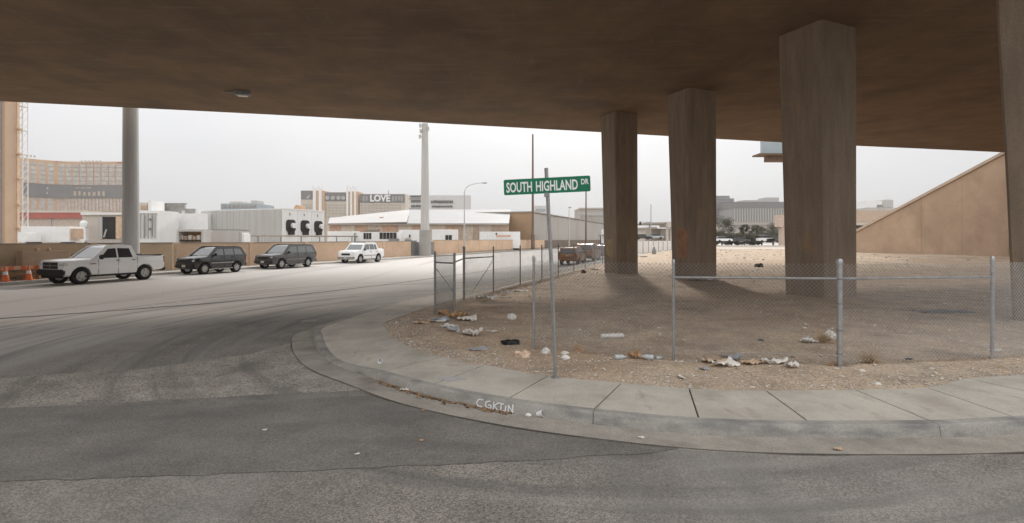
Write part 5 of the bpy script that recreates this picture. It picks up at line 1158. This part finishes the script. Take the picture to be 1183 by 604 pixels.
# heap by the gate panel
for k, (x, y, w_, l_, mat, rot, bend, lab) in enumerate([
    (511, 364, .16, .2, card, .4, 1.2, 'folded brown card at the foot of the gate panel'), (530, 369, .16, .34, card, 1.0, 1.5, 'brown cardboard box flap leaning in the litter heap'), (539, 371, .36, .22, paper, .1, .5, 'flat pale box lid right of the cardboard flap'),
    (506, 373, .3, .14, paper, .2, .3, 'flat white sheet at the left of the litter heap'), (509, 372, .3, .16, M('blue_print', (.30, .35, .42), .7, .3, 12), .5, .4, 'blue and white printed sheet in the litter heap'), (520, 379, .14, .3, bagw, .9, .9, 'white folded sheet standing in the litter heap'),
    (523, 383, .2, .16, bagg, .3, .7, 'grey plastic scrap below the litter heap'), (541, 388, .16, .34, paper, .7, .8, 'long pale folded strip at the right of the litter heap'), (549, 388, .18, .22, paper, -.5, .9, 'bent pale sheet at the right end of the litter heap'),
    (487, 373.5, .3, .14, M('tan_scrap', (.5, .36, .25), .9, .2, 9), .2, .3, 'tan scrap lying left of the litter heap'), (553, 403.5, .3, .2, bagg, .1, .15, 'flat grey blue sheet on the dirt near the sidewalk'), (568, 384.5, .22, .1, paper, -.3, .2, 'thin pale strip in open dirt'),
    (566, 347, .4, .3, bagw, .2, .9, 'crumpled white sheet near the avenue fence, left'), (556, 346, .4, .3, bagw, .8, .8, 'crumpled white sheet beside the avenue fence brace'),
    (824, 418.5, .34, .2, M('tan_scrap', (.5,) * 3), .15, .35, 'tan board in the debris line right of the slim post'), (846, 417, .3, .14, bagg, -.1, .5, 'grey plastic scrap in the debris line'), (838, 423.5, .34, .2, paper, .2, .4, 'pale torn sheet in the debris line'),
    (868, 421.5, .3, .13, M('tan_scrap', (.5,) * 3), .4, .35, 'small tan strip in the debris line'), (894, 421.5, .46, .12, paper, .08, .35, 'long white strip in the debris line'), (916, 425, .19, .13, paper, .0, .7, 'white square container by the thick fence post'),
    (814, 426, .12, .1, bagg, .3, .5, 'small dark scrap left of the debris line'), (786, 436, .05, .16, paper, .1, .9, 'curled white strip near the sidewalk edge'), (961, 420.5, .08, .24, card, -.6, .9, 'brown card strip leaning by the thick post'), (1150, 407, .22, .1, paper, .2, .2, 'white scrap right of the last fence post'),
    (1078, 361, .95, .4, M('grey_sheet', (.22, .22, .225), .8, .3, 6), .1, .1, 'large flat grey sheet lying under the overpass'), (1102, 361, .7, .35, M('grey_sheet', (.3,) * 3), -.2, .14, 'smaller grey sheet beside the large flat one'), (934, 396.5, .26, .2, bagw, .4, .6, 'white flat bag left of the dry bush'),
    (602, 336.5, .5, .22, bagw, .1, .2, 'white bag lying along the avenue fence'), (584, 340.5, .3, .2, bagw, .5, .7, 'small white bag near the avenue fence'), (581, 344, .3, .15, paper, .1, .3, 'white scrap in front of the avenue fence'),
    (688, 312, .6, .4, paper, .4, .3, 'white litter beside the farthest fence posts'), (810, 324.5, 1.2, .6, paper, .1, .3, 'pale broken board beside the second column')]):
    g_ = 1.45 if k < 10 else 1.15
    flap('litter_sheet', x, y, w_ * g_, l_ * g_, mat, lab, 'litter', rot, bend, seed=k)
blob('dark_scrap', 879, 394.8, .07, M('dark_green_scrap', (.08, .10, .09), .6, .2, 9), 'dark greenish scrap left of the dry bush', 'scrap', .5, 14, .5)
blob('dark_scrap', 1050, 416, .06, bagb, 'dark flat scrap right of the round dry tuft', 'scrap', .4, 15, .5); blob('dark_scrap', 674, 315.5, .17, M('dark_brown', (.06, .045, .035), .9, .2, 4), 'dark clump by the farthest slim fence posts', 'scrap', .8, 16, .6)
blob('dark_scrap', 877, 308.5, .3, M('dark_brown', (.05,) * 3), 'dark lump lying in far sunlit dirt', 'scrap', .7, 17, .5)
blob('stone', 929, 379, .06, paper, 'pale stone in open dirt beyond the dry bush', 'stone', .6, 18, .2); blob('stone', 996, 428.5, .05, paper, 'small white stone on gravel right of the thick post', 'stone', .6, 19, .2); blob('stone', 1014, 443, .05, paper, 'small white stone near the sidewalk right of the thick post', 'stone', .6, 20, .2)
blob('plastic_bag', 958, 392, .14, bagw, 'white bag snagged on the dry bush behind the thick post', 'bag', .95, 21, .5)
def tuft(x, y, r_, lab, seed, n=150, base=.15):
    p = P(x, y, base); zz = zl(p.x, p.y); rnd = random.Random(seed); mb = MB()
    for k in range(n):
        a = rnd.uniform(0, 6.28); e = rnd.uniform(.1, 1.5); d = Vector((math.cos(a) * math.cos(e), math.sin(a) * math.cos(e), math.sin(e))) * r_ * rnd.uniform(.6, 1.1); s_ = Vector((rnd.gauss(0, 1), rnd.gauss(0, 1), rnd.gauss(0, .5))) * r_ * .3
        b = Vector((rnd.gauss(0, .15), rnd.gauss(0, .15), .0)) * r_
        mb.tube([b, b + d * .5 + s_ * .3, b + d + s_], [.004, .003, .0018], 3, False)
    for v in mb.v: v.z = max(v.z, -.01)
    o = mb.build('dry_bush', straw, fix=False); o.location = (p.x, p.y, zz); return tag(o, lab, 'bush')
tuft(951, 396.5, .26, 'dry straw coloured bush behind the thick fence post', 1); tuft(1004, 419.5, .2, 'round dry straw tuft right of the thick fence post', 2, 190)
tuft(668, 405, .1, 'small dry tuft beside the torn cardboard lump', 3, 60); tuft(519, 367, .16, 'dry weeds inside the gate panel litter', 4, 70)
mb = MB(); rnd = random.Random(77); cnt = 0
while cnt < 260:
    if rnd.random() < .6:
        i = rnd.randrange(PER * (len(outer) - 25), len(bc) - 30); p = bc[i] + (bc[i] - oc[i]).normalized() * abs(rnd.gauss(.3, .7)); X, Y = p.x + rnd.uniform(-.2, .2), p.y
    else:
        Y = 9 + 20 * rnd.random() ** 1.7; X = rnd.uniform(-3, Y * .95)
    if not inside(lotb, X, Y): continue
    r_ = rnd.uniform(.012, .03) * (1 + Y / 25); zz = zl(X, Y) + r_ * .3; q = Matrix.Rotation(rnd.uniform(0, 6.28), 3, 'Z') @ Matrix.Rotation(rnd.uniform(-.5, .5), 3, 'X')
    mb.add([Vector((X, Y, zz)) + q @ Vector((a * r_ * rnd.uniform(.6, 1.4), b * r_ * rnd.uniform(.3, 1), c * r_ * .5)) for a, b, c in ((-1, -1, 0), (1, -1, .3), (1, 1, 0), (-1, 1, .4), (0, 0, .9))], [(0, 1, 4), (1, 2, 4), (2, 3, 4), (3, 0, 4), (3, 2, 1, 0)]); cnt += 1
o = stuff(mb.build('litter_scraps', M('scraps_mixed', (.60, .54, .46), .85, .35, 2.5), fix=False)); o['label'] = 'tiny paper and plastic scraps strewn over the dirt lot'
# litter on the sidewalk, in the gutter and on the road
def onground(o, z): o.location.z = z; return o
pp = P(440, 419.5, .15); o = MB().lathe([(.03, 0), (.042, .1), (.045, .1), (.032, -.002)], 14, Matrix.Rotation(R(80), 4, 'X') @ Matrix.Translation((0, .04, -.05))).build('paper_cup', white, smooth=50); o.location = (pp.x, pp.y, .15); tag(o, 'small white paper cup lying on the corner sidewalk', 'cup')
pp = P(624, 480.5, .02)
o = MB().lathe([(.025, 0), (.042, .085), (.046, .09), (.04, .09), (.024, .004)], 16, Matrix.Rotation(R(60), 4, 'Z') @ Matrix.Rotation(R(72), 4, 'X') @ Matrix.Translation((0, .0, -.045))).build('foam_cup', white, smooth=50); o.location = (pp.x, pp.y, .052); tag(o, 'white foam cup lying open against the kerb', 'cup')
blob('paper_wad', 611, 480.5, .045, bagw, 'white paper wad left of the foam cup in the gutter', 'paper', .6, 31, .3, z=.008, base=.0); blob('paper_wad', 634, 483, .035, M('wrapper_peach', (.6,) * 3), 'small pinkish wad right of the foam cup in the gutter', 'paper', .7, 32, .3, z=.008, base=.0)
flap('litter_sheet', 470, 451.5, .2, .07, paper, 'white wrapper lying in gutter leaves below the corner kerb', 'litter', .5, .4, seed=41, base=0, z=.01)
flap('litter_sheet', 740, 507, .07, .03, paper, 'white scrap in the gutter right of the foam cup', 'litter', .1, .5, seed=42, base=0, z=.008); flap('litter_sheet', 968, 521, .09, .05, M('tan_scrap', (.5,) * 3), 'tan scrap at the edge of the right gutter', 'litter', .1, .4, seed=43, base=0, z=.014)
for k, (x, y, m, lab) in enumerate(((306, 498, paper, 'tiny white scrap on the dark asphalt patch, left'), (413, 526, paper, 'tiny white scrap on the dark asphalt patch, lower'), (489, 475.5, card, 'tiny brown leaf on asphalt below the leaf filled gutter'), (487, 510, card, 'tiny brown leaf in the middle of the dark asphalt patch'))):
    flap('road_scrap', x, y, .045, .03, m, lab, 'scrap', k * .8, .4, seed=50 + k, base=0, z=.009)

# ------------------------------------------------------------------ dusty desert air
hz = MB().box((0, 1950, 47), (6020, 5120, 96.2)).build('haze', ground_m); hz.data.materials.clear()
hm = bpy.data.materials.new('dusty_air'); hm.use_nodes = True; ht = hm.node_tree; ht.nodes.clear()
ho = ht.nodes.new('ShaderNodeOutputMaterial'); hv = ht.nodes.new('ShaderNodeVolumePrincipled')
hv.inputs['Color'].default_value = (.95, .94, .92, 1); hv.inputs['Density'].default_value = .0003; hv.inputs['Anisotropy'].default_value = 0
ht.links.new(hv.outputs[0], ho.inputs['Volume']); hz.data.materials.append(hm); stuff(hz); hz['label'] = 'thin pale dusty haze over the town'
